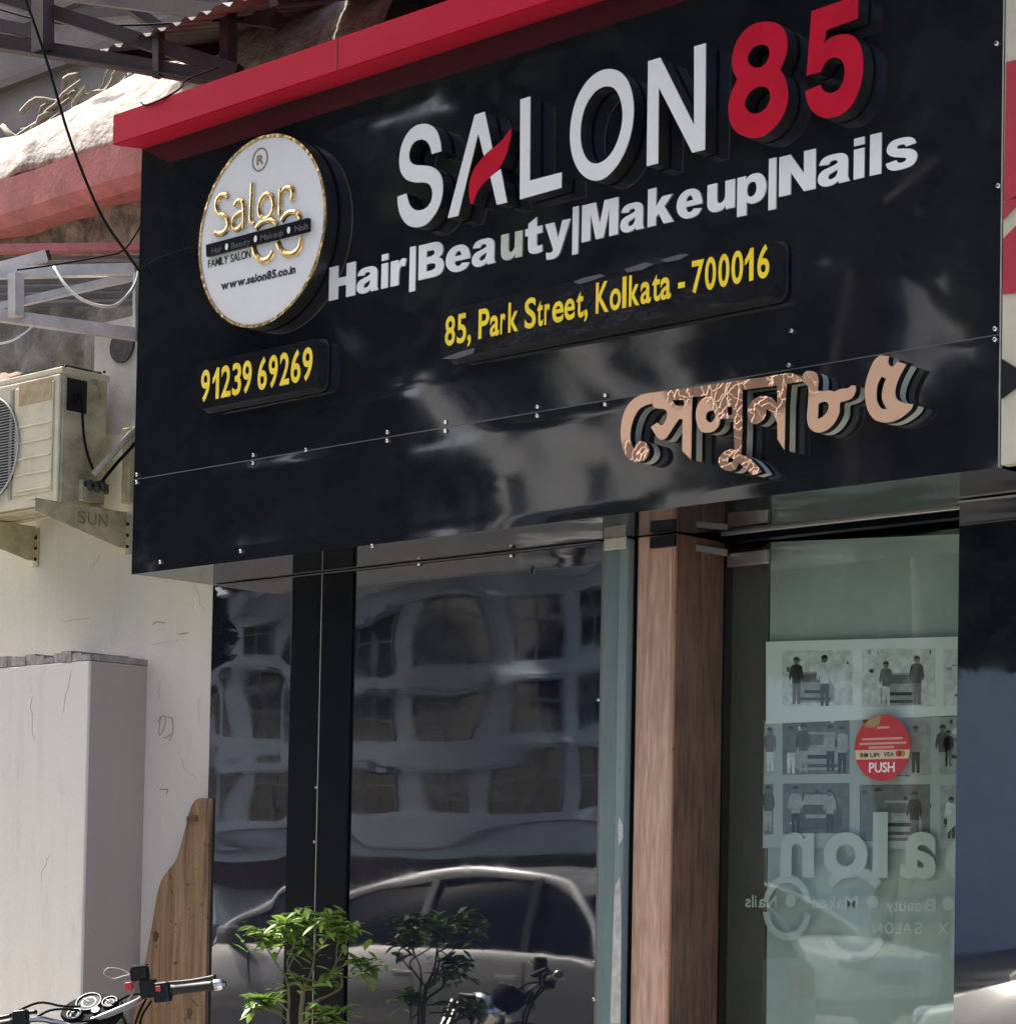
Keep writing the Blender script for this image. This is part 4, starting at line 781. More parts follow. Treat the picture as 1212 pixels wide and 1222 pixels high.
# ================================================================== UPPER LEFT: old wall, beam, parapet, frames
ow = thing('old_rubble_wall', 'old rubble and soil wall above the air conditioner, under the pink beam', 'wall', (-1.5, .8, 3.4))
def rough_sheet(nm, m, par, x0, x1, z0, z1, y, amp, nx, nz, th=.3, seed=0, slope=0, f=3.):
    bm = B(); V = []
    for j in range(nz+1):
        V.append([bm.verts.new((x0+(x1-x0)*i/nx, y+slope*j/nz+amp*(noise.fractal(Vector((x0+(x1-x0)*i/nx*f, j/nz*(z1-z0)*f, seed)), 1., 2., 5)), z0+(z1-z0)*j/nz)) for i in range(nx+1)])
    for j in range(nz):
        for i in range(nx): bm.faces.new((V[j][i], V[j][i+1], V[j+1][i+1], V[j+1][i])).smooth = True
    bk = [bm.verts.new((x, y+slope*(z > z0)+th, z)) for x, z in ((x0, z0), (x1, z0), (x1, z1), (x0, z1))]
    bm.faces.new([V[0][i] for i in range(nx+1)]+[bk[1], bk[0]]); bm.faces.new([V[nz][i] for i in range(nx, -1, -1)]+[bk[3], bk[2]])
    bm.faces.new([V[j][0] for j in range(nz, -1, -1)]+[bk[0], bk[3]]); bm.faces.new([V[j][nx] for j in range(nz+1)]+[bk[2], bk[1]]); bm.faces.new(bk)
    return obj(nm, bm, m, par)
rough_sheet('soil_face', SOIL, ow, -4.5, .6, 4.30, 4.75, .78, .06, 110, 22, seed=1)
rough_sheet('stone_face', STONE, ow, -4.5, .3, 3.425, 4.299, .85, .08, 110, 36, seed=2)
beam = thing('pink_beam', 'faded pink painted concrete beam under the weathered parapet', 'beam', (-1.5, .75, 4.6))
zb_t = at(0, 215, .6).z; 
bm = B(); n = 60
for k, (y, z) in enumerate(((.60, 4.655), (.60, 4.83), (.95, 4.85), (.95, 4.63), (.66, 4.612))): pass
prof = ((.60, 4.655), (.60, 4.825), (1.0, 4.85), (1.0, 4.60), (.66, 4.608))
V = [[bm.verts.new((-4.5+5.1*i/n, y+.004*noise.noise(Vector((i*.6, k*3., 1))), z+.005*noise.noise(Vector((i*.5, k*2., 5))))) for k, (y, z) in enumerate(prof)] for i in range(n+1)]
for i in range(n):
    for k in range(5): bm.faces.new((V[i][k], V[i][(k+1)%5], V[i+1][(k+1)%5], V[i+1][k]))
bm.faces.new(V[0]); bm.faces.new(V[-1][::-1]); obj('beam_body', bm, PINK, beam)
par_ = thing('weathered_parapet', 'weathered white concrete parapet sloping back, in bright sun', 'parapet', (-1.5, 1.1, 4.85))
bm = B(); nx, nz = 130, 50; V = []
for j in range(nz+1):
    v = j/nz; row = []
    for i in range(nx+1):
        x = -4.5+5.2*i/nx; hh = .66+.10*(x+2.2)+.16*noise.noise(Vector((x*1.1, 0, 9)))
        k = noise.fractal(Vector((x*3.2, v*2.2, 4)), 1., 2., 6)
        row.append(bm.verts.new((x, .63+.75*v**1.3-.022*k, 4.84+hh*v**.8+.018*k)))
    V.append(row)
for j in range(nz):
    for i in range(nx): bm.faces.new((V[j][i], V[j][i+1], V[j+1][i+1], V[j+1][i])).smooth = True
bk = [bm.verts.new((x, 1.8, z)) for x, z in ((-4.5, 4.84), (.7, 4.84), (.7, 5.4), (-4.5, 5.4))]
bm.faces.new([V[0][i] for i in range(nx+1)]+[bk[1], bk[0]]); bm.faces.new([V[nz][i] for i in range(nx, -1, -1)]+[bk[3], bk[2]]); bm.faces.new(bk)
obj('parapet_body', bm, CONC, par_)
# dry roots above the parapet
rt_ = thing('dry_roots', 'tangle of dry pale roots and twigs above the parapet', 'roots', (-1.8, 1.6, 5.3))
for k in range(60):
    x = -3.4+1.9*random.random(); z = 5.35+.35*random.random(); y = 1.45+.3*random.random(); a0 = random.uniform(-.6, .6)
    pts = [(x+math.cos(a0)*s*.12+random.uniform(-.03, .03), y+random.uniform(-.05, .05), z+math.sin(a0)*s*.12+random.uniform(-.03, .03)) for s in range(5)]
    obj('root', tube(B(), spline(pts, 3), random.uniform(.006, .018), 5), mat('dry_root', (.22, .19, .15), .9, var=.3, vscale=20), rt_)

# pink tin edge + corrugated sheet + white frame
lean = thing('lean_to_roof', 'grey corrugated lean-to sheet with pink painted edge above the frame', 'roof', (-1.4, .6, 3.9))
pL, pR = at(-40, 295, .10), at(175, 292, .62)
dv = (pR-pL); nrm = Vector((-dv.y, dv.x, 0)).normalized(); nrm = nrm if nrm.y > 0 else -nrm
bm = B(); n = 50; V = []
for i in range(n+1):
    q = pL+dv*i/n; w_ = Vector((0, 0, 1))
    V.append([bm.verts.new(t_) for t_ in (q-w_*(.022+.007*noise.noise(Vector((i*.5, 3, 0)))), q+w_*(.014+.004*noise.noise(Vector((i*.4, 0, 0)))), q+w_*.022+nrm*.06, q-w_*.02+nrm*.06)])
for i in range(n):
    for k in range(4): bm.faces.new((V[i][k], V[i+1][k], V[i+1][(k+1)%4], V[i][(k+1)%4]))
obj('pink_edge', bm, mat('pink_tin', (.50, .17, .17), .6, var=.2, vscale=12), lean)
bm = B(); V = []; n = 40
for k in range(n):
    q = nrm*(.08+.010*math.sin(k*1.05))-Vector((0, 0, .024+.24*k/n)); V.append([bm.verts.new(pL+q), bm.verts.new(pR+q)])
for k in range(n-1): bm.faces.new((V[k][0], V[k][1], V[k+1][1], V[k+1][0]))
obj('corrugated_sheet', bm, mat('grey_sheet', (.20, .195, .185), .6, var=.35, vscale=6), lean)
wf = thing('white_steel_frame', 'white painted steel truss frame left of the signboard', 'frame', (-.9, .4, 3.7))
def wbar(nm, a_, b_, w, h_, m=WFR): obj(nm, bar(B(), a_, b_, w, h_), m, wf)
ya, yb = -.20, .30
wbar('top_chord', at(-60, 327, ya), at(162, 321.5, yb), .045, .048)
wbar('diagonal', at(-30, 373, ya+.06), at(162, 329, yb+.02), .03, .034)
wbar('bottom_chord', at(-60, 368, ya), at(164, 399.5, yb), .05, .052, WFP)
wbar('post', at(19, 327, ya+.15), at(19, 378, ya+.15), .055, .045); wbar('end_post', at(162, 325, yb-.01), at(162, 396, yb-.01), .02, .02)
wbar('stub_tube', at(-60, 336, ya-.02), at(55, 305, .12), .045, .045)
bm = B(); bar(bm, at(55.2, 305, .121), at(60, 303.8, .135), .036, .036); obj('open_tube_end', bm, BLK, wf)

# dark canopy: trusses and sheet above
can = thing('canopy_truss', 'dark maroon steel roof trusses over the top left corner', 'truss', (-.8, .4, 4.9))
def tbar(nm, a_, b_, w, h_): obj(nm, bar(B(), a_, b_, w, h_), TRUSS, can)
tbar('bottom_chord', at(-30, 45, -.1), at(285, 98, .35), .05, .062)
tbar('lower_flange', at(-30, 53, -.1), at(285, 104, .34), .075, .008)
tbar('top_chord', at(-30, -15, -.1), at(285, 86, .35), .05, .06)
tbar('strut', at(-30, 24, -.06), at(58, 43, .02), .05, .055)
tbar('web', at(51, -40, -.0), at(51, 62, -.0), .085, .06); tbar('web', at(189, 40, .2), at(189, 92, .2), .04, .035); tbar('web', at(272, -20, .35), at(272, 88, .35), .055, .05)
tbar('purlin', at(40, -14, .5), at(330, 24, .5), .05, .07); tbar('purlin', at(60, 22, .9), at(420, -8, 1.1), .05, .05)
tbar('rafter', at(100, -30, .4), at(230, 62, .9), .04, .05)
cs = thing('sheet_canopy', 'dark sheet roof above the red fascia and signboard', 'roof', (1.5, 1, 5.2))
for k, (xa, xb) in enumerate(((-.75, .25), (.27, 1.27), (1.29, 2.29), (2.31, 3.31), (3.33, 4.5))):
    bm = B(); V = []
    for i in range(41):
        x = xa+(xb-xa)*i/40; V.append([bm.verts.new((x, y, z+.014*math.sin(i*1.6))) for y, z in ((.16, 5.02), (1.0, 5.32), (2.2, 5.75))])
    for i in range(40):
        for q in range(2): bm.faces.new((V[i][q], V[i+1][q], V[i+1][q+1], V[i][q+1]))
    obj('roof_sheet', bm, SHEET, cs)
bm = B(); box(bm, -.3, 4.6, 1.9, 2.0, 4.4, 5.75); obj('rear_wall', bm, mat('dark_rear_wall', (.06, .055, .05), .9, var=.4, vscale=3), cs)
for x in (-.5, .6, 1.8, 3.0): bm = B(); bar(bm, (x, .17, 4.98), (x, 2.1, 5.68), .05, .06); obj('roof_rafter', bm, TRUSS, cs)

rb = thing('rear_building', 'grey-brown wall far behind the roof trusses at top left', 'building', (-2, 4, 0))
bm = B(); box(bm, -14, 3, 4.0, 4.4, 0, 10); obj('wall', bm, mat('rear_wall_paint', (.20, .175, .16), .9, var=.3, vscale=2), rb)
for k in range(9): bm = B(); box(bm, -14, 3, 3.93, 4.0, 6.0+k*.42, 6.06+k*.42); obj('ledge', bm, mat('rear_ledge', (.10, .09, .085), .9), rb)
# cables
def cable(label, pts, r, m, n=4): tag(obj('cable', tube(B(), spline(pts, n), r, 6), m), label, 'cable')
cable('black cable falling from the roof truss to the signboard edge', [at(8, -60, -.2), at(38, 20, -.18), at(58, 80, -.16), at(85, 170, -.12), at(120, 255, -.07), at(150, 300, -.04), at(166, 323, -.03)], .006, CABLEB)
cable('thin black wire crossing the signboard edge to the round logo', [at(166, 323, -.03), at(190, 308, -.03), at(237, 292, -.03)], .0035, CABLEB)
cable('white cable looping below the white steel frame', [at(64, 318, .03), at(78, 340, .02), at(97, 357, .05), at(120, 365, .12), at(137, 364, .18), at(152, 352, .22), at(162, 337, .25), at(166, 320, .27)], .0065, CABLEW)
cable('dark cable sagging above the white steel frame', [at(20, 322, -.1), at(64, 316, .0), at(120, 306, .15), at(146, 299, .2), at(160, 282, .25), at(168, 268, .28)], .004, CABLEB)
cable('pale cable pair at the left picture edge under the frame', [at(-20, 412, -.1), at(10, 408, -.08), at(28, 398, -.05), at(40, 388, -.02)], .005, CABLEW)
cable('black wire strung under the canopy roof', [at(-20, 5, .1), at(60, 26, .15), at(140, 30, .2), at(230, 26, .3), at(290, 22, .4)], .005, CABLEB)
cable('thin wire lying on the red fascia', [at(168, 122, -.14), at(175, 125, -.155), at(195, 117, -.155), at(215, 105, -.13), at(222, 95, -.08), at(260, 80, .02)], .004, CABLEB)

# ================================================================== PLANK
pk = thing('wooden_plank', 'tall weathered wooden plank with curved edge leaning beside the black panel', 'plank', (-.15, .3, .14))
PK = [(250,953),(237,953),(230,959),(225,972),(218,1000),(210,1026),(201,1038),(192,1052),(186,1075),(181,1105),(173,1148),(166,1180),(159,1215),(150,1290),(146,1400)]
YK = .395; lp = [Vector((at(x, y, YK).x, at(x, y, YK).z)) for x, y in PK]; lp = spline([v for v in lp], 4, False, (0,)); lp[-1].y = .145
xr = at(247, 1100, YK).x; lp = lp + [Vector((xr, .145))]; lp[0] = Vector((xr, lp[0].y)) 
obj('board', loops_mesh('board', [lp], YK, YK+.022), PLANKM, pk)
p = at(232, 977, YK); bm = B(); bbox(bm, p.x-.045, p.x+.022, YK-.010, YK-.0005, p.z-.013, p.z+.010); obj('latch', bm, mat('rusty_latch', (.10, .06, .04), .7, .3), pk)
for px, py in ((186,1118),(226,1210)):
    p = at(px, py, YK); obj('knot', loops_mesh('knot', [[Vector((p.x+.018*math.cos(k*.6)*(1+.3*math.sin(k*2)), p.z+.024*math.sin(k*.6))) for k in range(10)]], YK-.0012, YK-.0002), mat('dark_knot', (.075, .04, .02), .8, var=.4, vscale=30), pk)

# ================================================================== SHRUB
sx, sy = at(360, 1222, .1).x, .1
sh = thing('potted_shrub', 'leafy green potted shrub in front of the black panels', 'shrub', (sx, sy, .14))
bm = B(); tube(bm, [(sx, sy, .14), (sx, sy, .16), (sx, sy, .42), (sx, sy, .45), (sx, sy, .45), (sx, sy, .42)], [.11, .115, .16, .175, .15, .14], 20); obj('pot', bm, mat('terracotta', (.25, .10, .06), .8, var=.2, vscale=8), sh)
lm = B()   # leaf along +x, length 1
prof = ((0, .0, 0), (.22, .17, .015), (.5, .23, .0), (.78, .14, -.05), (1, 0, -.12))
mid = [lm.verts.new((x, 0, z-.02)) for x, w, z in prof]; lf = [lm.verts.new((x, w, z+.02)) for x, w, z in prof[1:4]]; rg = [lm.verts.new((x, -w, z+.02)) for x, w, z in prof[1:4]]
for S_ in (lf, rg):
    lm.faces.new((mid[0], mid[1], S_[0])); lm.faces.new((mid[1], mid[2], S_[1], S_[0])); lm.faces.new((mid[2], mid[3], S_[2], S_[1])); lm.faces.new((mid[3], mid[4], S_[2]))
leafme = bpy.data.meshes.new('leaf'); lm.to_mesh(leafme); lm.free(); leafme.materials.append(LEAF)
for p_ in leafme.polygons: p_.use_smooth = True
nleaf = [0]
def leaf(pos, d, size):
    if nleaf[0] >= 295: return
    nleaf[0] += 1
    o = bpy.data.objects.new('leaf', leafme); COL.objects.link(o); o.parent = sh; d = Vector(d).normalized()
    q = d.to_track_quat('X', 'Z'); mt = Matrix.Translation(Vector(pos)-sh.location) @ q.to_matrix().to_4x4() @ Matrix.Rotation(random.uniform(-.5, .5), 4, 'X') @ Matrix.Scale(size, 4)
    o.matrix_basis = mt
def G(px, py, dy=0): return at(px, py, sy+dy)
def whorl(p, n, size, upb=.25):
    a0 = random.random()*6
    for k in range(n):
        a_ = a0+k*2.4+random.uniform(-.3, .3); leaf(Vector(p)+Vector((0, 0, random.uniform(-.02, .01))), (math.cos(a_), math.sin(a_), upb+random.uniform(-.45, .3)), size*random.uniform(1.05, 1.7))
base = Vector((sx, sy, .44))
trunkpts = [base, G(359, 1222), G(361, 1195), G(362, 1182)]
def branch(pts, r0, r1): 
    P = spline(pts, 4); n_ = len(P); obj('branch', tube(B(), P, [r0+(r1-r0)*i/(n_-1) for i in range(n_)], 6), STEM, sh)
branch(trunkpts, .011, .008); branch([base+Vector((.03, 0, 0)), G(366, 1222, .02), G(370, 1200, .02), G(395, 1187, .04), G(408, 1176, .05), G(404, 1155, .05)], .008, .004)
branch([base-Vector((.03, 0, 0)), G(344, 1222, -.02), G(345, 1200, -.02), G(343, 1172, -.03), G(332, 1155, -.05), G(327, 1145, -.05)], .007, .003)
tips = []
def br2(pts, r=.0045, n=9, sz=.055): branch(pts, r, .002); tips.append((pts[-1], n, sz))
br2([G(362, 1182), G(372, 1160), G(375, 1140), G(376, 1110), G(370, 1096, .03)], .006, 12)
br2([G(362, 1182), G(350, 1166), G(343, 1150), G(350, 1130, -.05), G(352, 1108, -.06)], .005, 10)
br2([G(362, 1182), G(385, 1172, .03), G(400, 1152, .05), G(402, 1130, .06), G(408, 1108, .06)], .006, 12)
br2([G(375, 1140), G(388, 1122, -.04), G(396, 1103, -.05)], .004, 11); br2([G(376, 1115), G(362, 1100, .04), G(355, 1094, .05)], .004, 10)
br2([G(327, 1145, -.05), G(318, 1130, -.06), G(322, 1118, -.07)], .003, 10); br2([G(327, 1145, -.05), G(337, 1128, -.02), G(340, 1112, -.02)], .003, 10)
br2([G(318, 1130, -.06), G(312, 1118, -.08), G(308, 1110, -.08)], .0025, 9); br2([G(343, 1160), G(352, 1140, .05), G(362, 1130, .06)], .003, 8)
br2([G(404, 1155, .05), G(418, 1150, .06), G(430, 1147, .07)], .003, 9); br2([G(402, 1135, .06), G(418, 1138, .08), G(440, 1152, .09)], .003, 10)
br2([G(345, 1222), G(336, 1212, -.04), G(327, 1202, -.05), G(318, 1193, -.06)], .003, 14, .06); br2([G(336, 1212, -.04), G(322, 1205, -.06), G(310, 1196, -.07)], .0025, 10)
br2([G(370, 1205, .02), G(380, 1206, 0), G(388, 1206, -.02)], .003, 11, .06); br2([G(375, 1215, .02), G(392, 1214, -.02), G(402, 1206, -.03)], .003, 10, .06)
br2([G(400, 1152, .05), G(412, 1128, .02), G(418, 1105, .0)], .003, 9); br2([G(376, 1110), G(384, 1098, -.02), G(392, 1092, -.03)], .003, 10); br2([G(352, 1115, -.06), G(346, 1104, -.08), G(342, 1100, -.09)], .003, 9)
br2([G(362, 1182), G(363, 1172, -.03), G(359, 1165, -.05)], .003, 6); br2([G(404, 1155, .05), G(400, 1166, .02), G(395, 1162, 0)], .003, 5)
fillv, fillf = [], []
rf = random.Random(3)
for p_, n_, s_ in tips:
    for k in range(15):
        c_ = Vector(p_)+Vector((rf.gauss(0, .035), rf.gauss(0, .035), rf.gauss(-.012, .028))); an = rf.uniform(0, 6.28); d_ = Vector((math.cos(an), math.sin(an), rf.uniform(-.6, .5))).normalized(); w_ = d_.cross(Vector((0, 0, 1))).normalized(); L_ = rf.uniform(.035, .075); n_0 = len(fillv); dn = Vector((0, 0, -.12*L_))
        fillv += [c_, c_+d_*L_*.35+w_*L_*.2, c_+d_*L_*.75+w_*L_*.14+dn, c_+d_*L_+dn*2, c_+d_*L_*.75-w_*L_*.14+dn, c_+d_*L_*.35-w_*L_*.2]; fillf.append(tuple(range(n_0, n_0+6)))
fm = bpy.data.meshes.new('small_leaves'); fm.from_pydata(fillv, [], fillf); fm.update(); fm.materials.append(LEAF); fo = obj('small_leaves', fm, None, sh); fo['kind'] = 'stuff'
for p_, n_, s_ in tips: whorl(p_, n_, s_); whorl(Vector(p_)-Vector((random.uniform(-.02, .02), random.uniform(-.02, .02), .03)), max(2, n_//3), s_*.9)

# ================================================================== MOTORCYCLE (handlebar in view, the rest below the frame)
hc = at(140, 1190, -.7); F = Vector((-.62, .785, 0)).normalized(); RT = Vector((F.y, -F.x, 0)).normalized()
mc = thing('motorcycle', 'black parked motorcycle with chrome handlebar and round dials, lower left', 'motorcycle', (hc.x, hc.y, .14))
lean_ = R(8)
ax = RT*math.cos(lean_)+Vector((0, 0, 1))*math.sin(lean_); uz = F.cross(ax)*-1; uz = ax.cross(F).normalized()
if uz.z < 0: uz = -uz
HZ = 1.06
H0_ = Vector((hc.x, hc.y, at(140, 1190, -.7).z))
def m3(x, y, z): return H0_ + ax*x + F*y + uz*z      # local: right, forward, up; origin at the handlebar clamp
def mo(nm, bm, m, sub=None, sm=False): 
    o = obj(nm, bm, m, sub or mc, sm)
    return o
# handlebar and controls
mo('handlebar', tube(B(), spline([m3(.40,-.01,0), m3(.16,-.005,.0), m3(.115,.01,-.002), m3(.03,.05,-.035), m3(-.17,.055,-.085), m3(-.25,.05,-.065), m3(-.33,.01,-.045), m3(-.58,-.06,-.06)], 6), .0115, 12), mat('worn_chrome', (.38, .38, .38), .3, 1))
gr = mo('grip', tube(B(), [m3(.20,-.007,0), m3(.215,-.007,0), m3(.345,-.009,0), m3(.352,-.009,0)], [.021,.0175,.017,.020], 14), RUBBER)
mo('bar_end', tube(B(), [m3(.353,-.009,0), m3(.36,-.009,0), m3(.388,-.01,0), m3(.392,-.01,0)], [.017,.0205,.0205,.015], 14), STEEL)
mo('grip', tube(B(), [m3(-.38,-.012,-.048), m3(-.40,-.015,-.049), m3(-.56,-.055,-.058)], [.021,.0175,.018], 14), RUBBER)
def mbox(nm, x0, x1, y0, y1, z0, z1, m, bev=.006, sub=None):
    t = B(); bbox(t, x0, x1, y0, y1, z0, z1, bev=bev)
    for v in t.verts: v.co = m3(*v.co)
    return mo(nm, t, m, sub)
sw = mbox('switch_housing', .135, .197, -.032, .022, -.04, .034, BLK, .012)
mbox('starter_button', .150, .168, -.040, -.030, .002, .022, mat('red_button', (.55, .03, .04), .4), .003, sw)
ms = mbox('brake_reservoir', .055, .118, -.01, .045, .048, .098, BLK, .008)
mbox('reservoir_cap', .057, .116, -.008, .043, .0985, .106, mat('reservoir_top', (.25, .25, .25), .15, .8), .003, ms)
mbox('clamp', .085, .145, -.02, .03, -.018, .05, BLK, .01); mbox('brake_switch', .030, .058, -.005, .02, .02, .048, mat('red_button', (.55, .03, .04), .4), .006)
mo('brake_lever', tube(B(), spline([m3(.10,.035,.03), m3(.17,.065,.026), m3(.26,.062,.024), m3(.355,.035,.030)], 5), [.009]*3+[.0075]*12+[.010], 8), mat('lever_dark', (.04, .04, .04), .6))
mo('clutch_lever', tube(B(), spline([m3(-.31,.03,-.02), m3(-.38,.05,-.02), m3(-.48,.04,-.03), m3(-.57,.0,-.03)], 5), .008, 8), BLK)
mbox('left_switch', -.385, -.33, -.03, .02, -.07, -.005, BLK, .01)
mo('brake_cable', tube(B(), spline([m3(.07,.03,.05), m3(.02,.05,.09), m3(-.03,.04,.105), m3(-.045,.03,.085), m3(-.01,.02,.065), m3(.05,.02,.07), m3(.06,.015,.02), m3(.03,.02,-.02)], 6), .0035, 6), mat('worn_cable', (.28, .25, .2), .6))
for q in ([(.10,.01,-.02),(.06,.04,-.07),(.03,.07,-.12),(-.02,.09,-.22)], [(.12,.0,-.03),(.06,.05,-.10),(.05,.08,-.2),(.0,.1,-.35)], [(-.33,.02,-.05),(-.26,.04,-.02),(-.18,.08,-.03),(-.12,.11,-.06)], [(-.40,.0,-.02),(-.30,.03,.012),(-.22,.05,-.01),(-.16,.08,-.02)], [(.10,.03,.0),(.03,.06,.0),(-.05,.09,-.03)]):
    mo('control_cable', tube(B(), spline([m3(*p) for p in q], 5), .0045, 6), CABLEB)
# instrument nacelle with three dials
nn = (-F*.62+uz*.78).normalized(); ux_ = ax; uy_ = nn.cross(ux_).normalized()
if uy_.z < 0: uy_ = -uy_
D0 = m3(-.125, .10, -.025)
def dl(x, y, h): return D0 + ux_*x + uy_*y + nn*h
nac = B(); rings = []
for hh, sc_ in ((-.09, .6), (-.05, .9), (-.012, 1.0), (.0, .94)):
    rings.append([nac.verts.new(dl(sc_*(.118*math.cos(t)), sc_*(.075*math.sin(t)-.005), hh)) for t in [k*math.pi/14 for k in range(28)]])
for i in range(3):
    for k in range(28): nac.faces.new((rings[i][k], rings[i][(k+1)%28], rings[i+1][(k+1)%28], rings[i+1][k])).smooth = True
nac.faces.new(rings[-1]); nac.faces.new(rings[0][::-1]); nac_o = mo('instrument_nacelle', nac, mat('satin_black', (.008, .008, .009), .7, ior=1.12))
def dial(x, y, r):
    b1 = B(); tube(b1, [dl(x+r*math.cos(k*math.pi/14), y+r*math.sin(k*math.pi/14), .006) for k in range(29)], .0028, 8, False); ob = mo('dial_bezel', b1, mat('dull_chrome', (.14, .14, .14), .4, 1), nac_o)
    for rr, mm, hh in ((r*.95, mat('dial_face', (.012, .015, .02), .5, ior=1.15), .004), (r*.62, mat('dial_ring', (.14, .18, .20), .5), .0048), (r*.5, mat('dial_face', (.012, .015, .02), .5, ior=1.15), .0054)):
        b1 = B(); b1.faces.new([b1.verts.new(dl(x+rr*math.cos(k*math.pi/14), y+rr*math.sin(k*math.pi/14), hh)) for k in range(28)]); mo('dial_disc', b1, mm, ob) if False else obj('dial_disc', b1, mm, nac_o)
    b1 = B(); bar(b1, dl(x, y, .0065), dl(x-r*.5, y+r*.5, .0065), .004, .002); obj('needle', b1, WHITE2, nac_o)
dial(-.012, .022, .046); dial(.068, .008, .027); dial(-.058, -.036, .026)
b1 = B(); tube(b1, [dl(.022, -.034, .0), dl(.022, -.034, .012)], .015, 12); obj('ignition_lock', b1, mat('dull_chrome', (.14, .14, .14), .4, 1), nac_o)
# body of the motorcycle (below the picture's edge)
G0 = Vector((H0_.x, H0_.y, .14)) + F*.12
def g3(x, y, z): return Vector((G0.x, G0.y, 0)) + RT*(x - (1.05-z)*.13 - .14) + F*y + Vector((0, 0, z))
for wy, nm in ((.42, 'front_wheel'), (-.95, 'rear_wheel')):
    c = (wy, .46); w = mo(nm, tube(B(), [g3(0, c[0]+.27*math.cos(k*math.pi/16), c[1]+.27*math.sin(k*math.pi/16)) for k in range(33)], .05, 10, False), RUBBER)
    b1 = B(); tube(b1, [g3(0, c[0]+.21*math.cos(k*math.pi/16), c[1]+.21*math.sin(k*math.pi/16)) for k in range(33)], .016, 8, False)
    obj('rim', b1, CHROME, w); b1 = B(); tube(b1, [g3(-.06, *c), g3(.06, *c)], .05, 12); obj('hub', b1, STEEL, w)
    b1 = B()
    for k in range(12): bar(b1, g3(0, c[0]+.05*math.cos(k*math.pi/6), c[1]+.05*math.sin(k*math.pi/6)), g3(0, c[0]+.2*math.cos(k*math.pi/6), c[1]+.2*math.sin(k*math.pi/6)), .006)
    obj('spokes', b1, STEEL, w)
for s in (-1, 1): mo('fork', tube(B(), [g3(s*.09, .42, .46), g3(s*.09, .2, .92)], .024, 10), CHROME); mo('shock', tube(B(), [g3(s*.13, -.9, .5), g3(s*.12, -.72, .82)], .03, 10), CHROME)
b1 = B(); P = [(-.28, .1), (-.2, .13), (.0, .15), (.13, .12), (.2, .07)]
tube(b1, [g3(0, y-.05, .70) for y, r_ in P], [r_ for y, r_ in P], 16); mo('fuel_tank', b1, mat('gloss_black', (.010, .010, .011), .3, ior=1.4))
b1 = B(); P = [(-1.0, .08), (-.9, .11), (-.6, .12), (-.4, .11), (-.32, .07)]; tube(b1, [g3(0, y, .68) for y, r_ in P], [r_*.8 for y, r_ in P], 14); mo('seat', b1, RUBBER)
b1 = B(); bbox(b1, -.13, .13, -.35, .1, .32, .68, bev=.05)
for v in b1.verts: v.co = g3(*v.co)
mo('engine', b1, ALU); mo('exhaust', tube(B(), spline([g3(.13, .1, .5), g3(.16, .15, .38), g3(.17, -.2, .34), g3(.18, -1.1, .38)], 5), .035, 10), CHROME)
mo('frame_tube', tube(B(), [g3(0, .18, .95), g3(0, -.1, .34), g3(0, -.5, .34), g3(0, -.95, .46)], .02, 8), BLK)
hl_ = mo('headlamp', tube(B(), [m3(-.12, .14, -.12), m3(-.12, .22, -.12), m3(-.12, .26, -.12)], [.06, .09, .088], 18), CHROME)
for q in ((.07, .42, .46),): mo('mudguard', tube(B(), [g3(0, .42+.31*math.cos(t), .46+.31*math.sin(t)) for t in [R(20+k*12) for k in range(12)]], .05, 8), mat('gloss_black', (.010, .010, .011), .3, ior=1.4))
mo('side_stand', tube(B(), [g3(-.05, -.3, .36), g3(-.2, -.3, .145)], .012, 8), STEEL)
mo('steering_stem', tube(B(), [g3(0, .2, .94), m3(-.12, .08, -.08)], .022, 8), BLK)

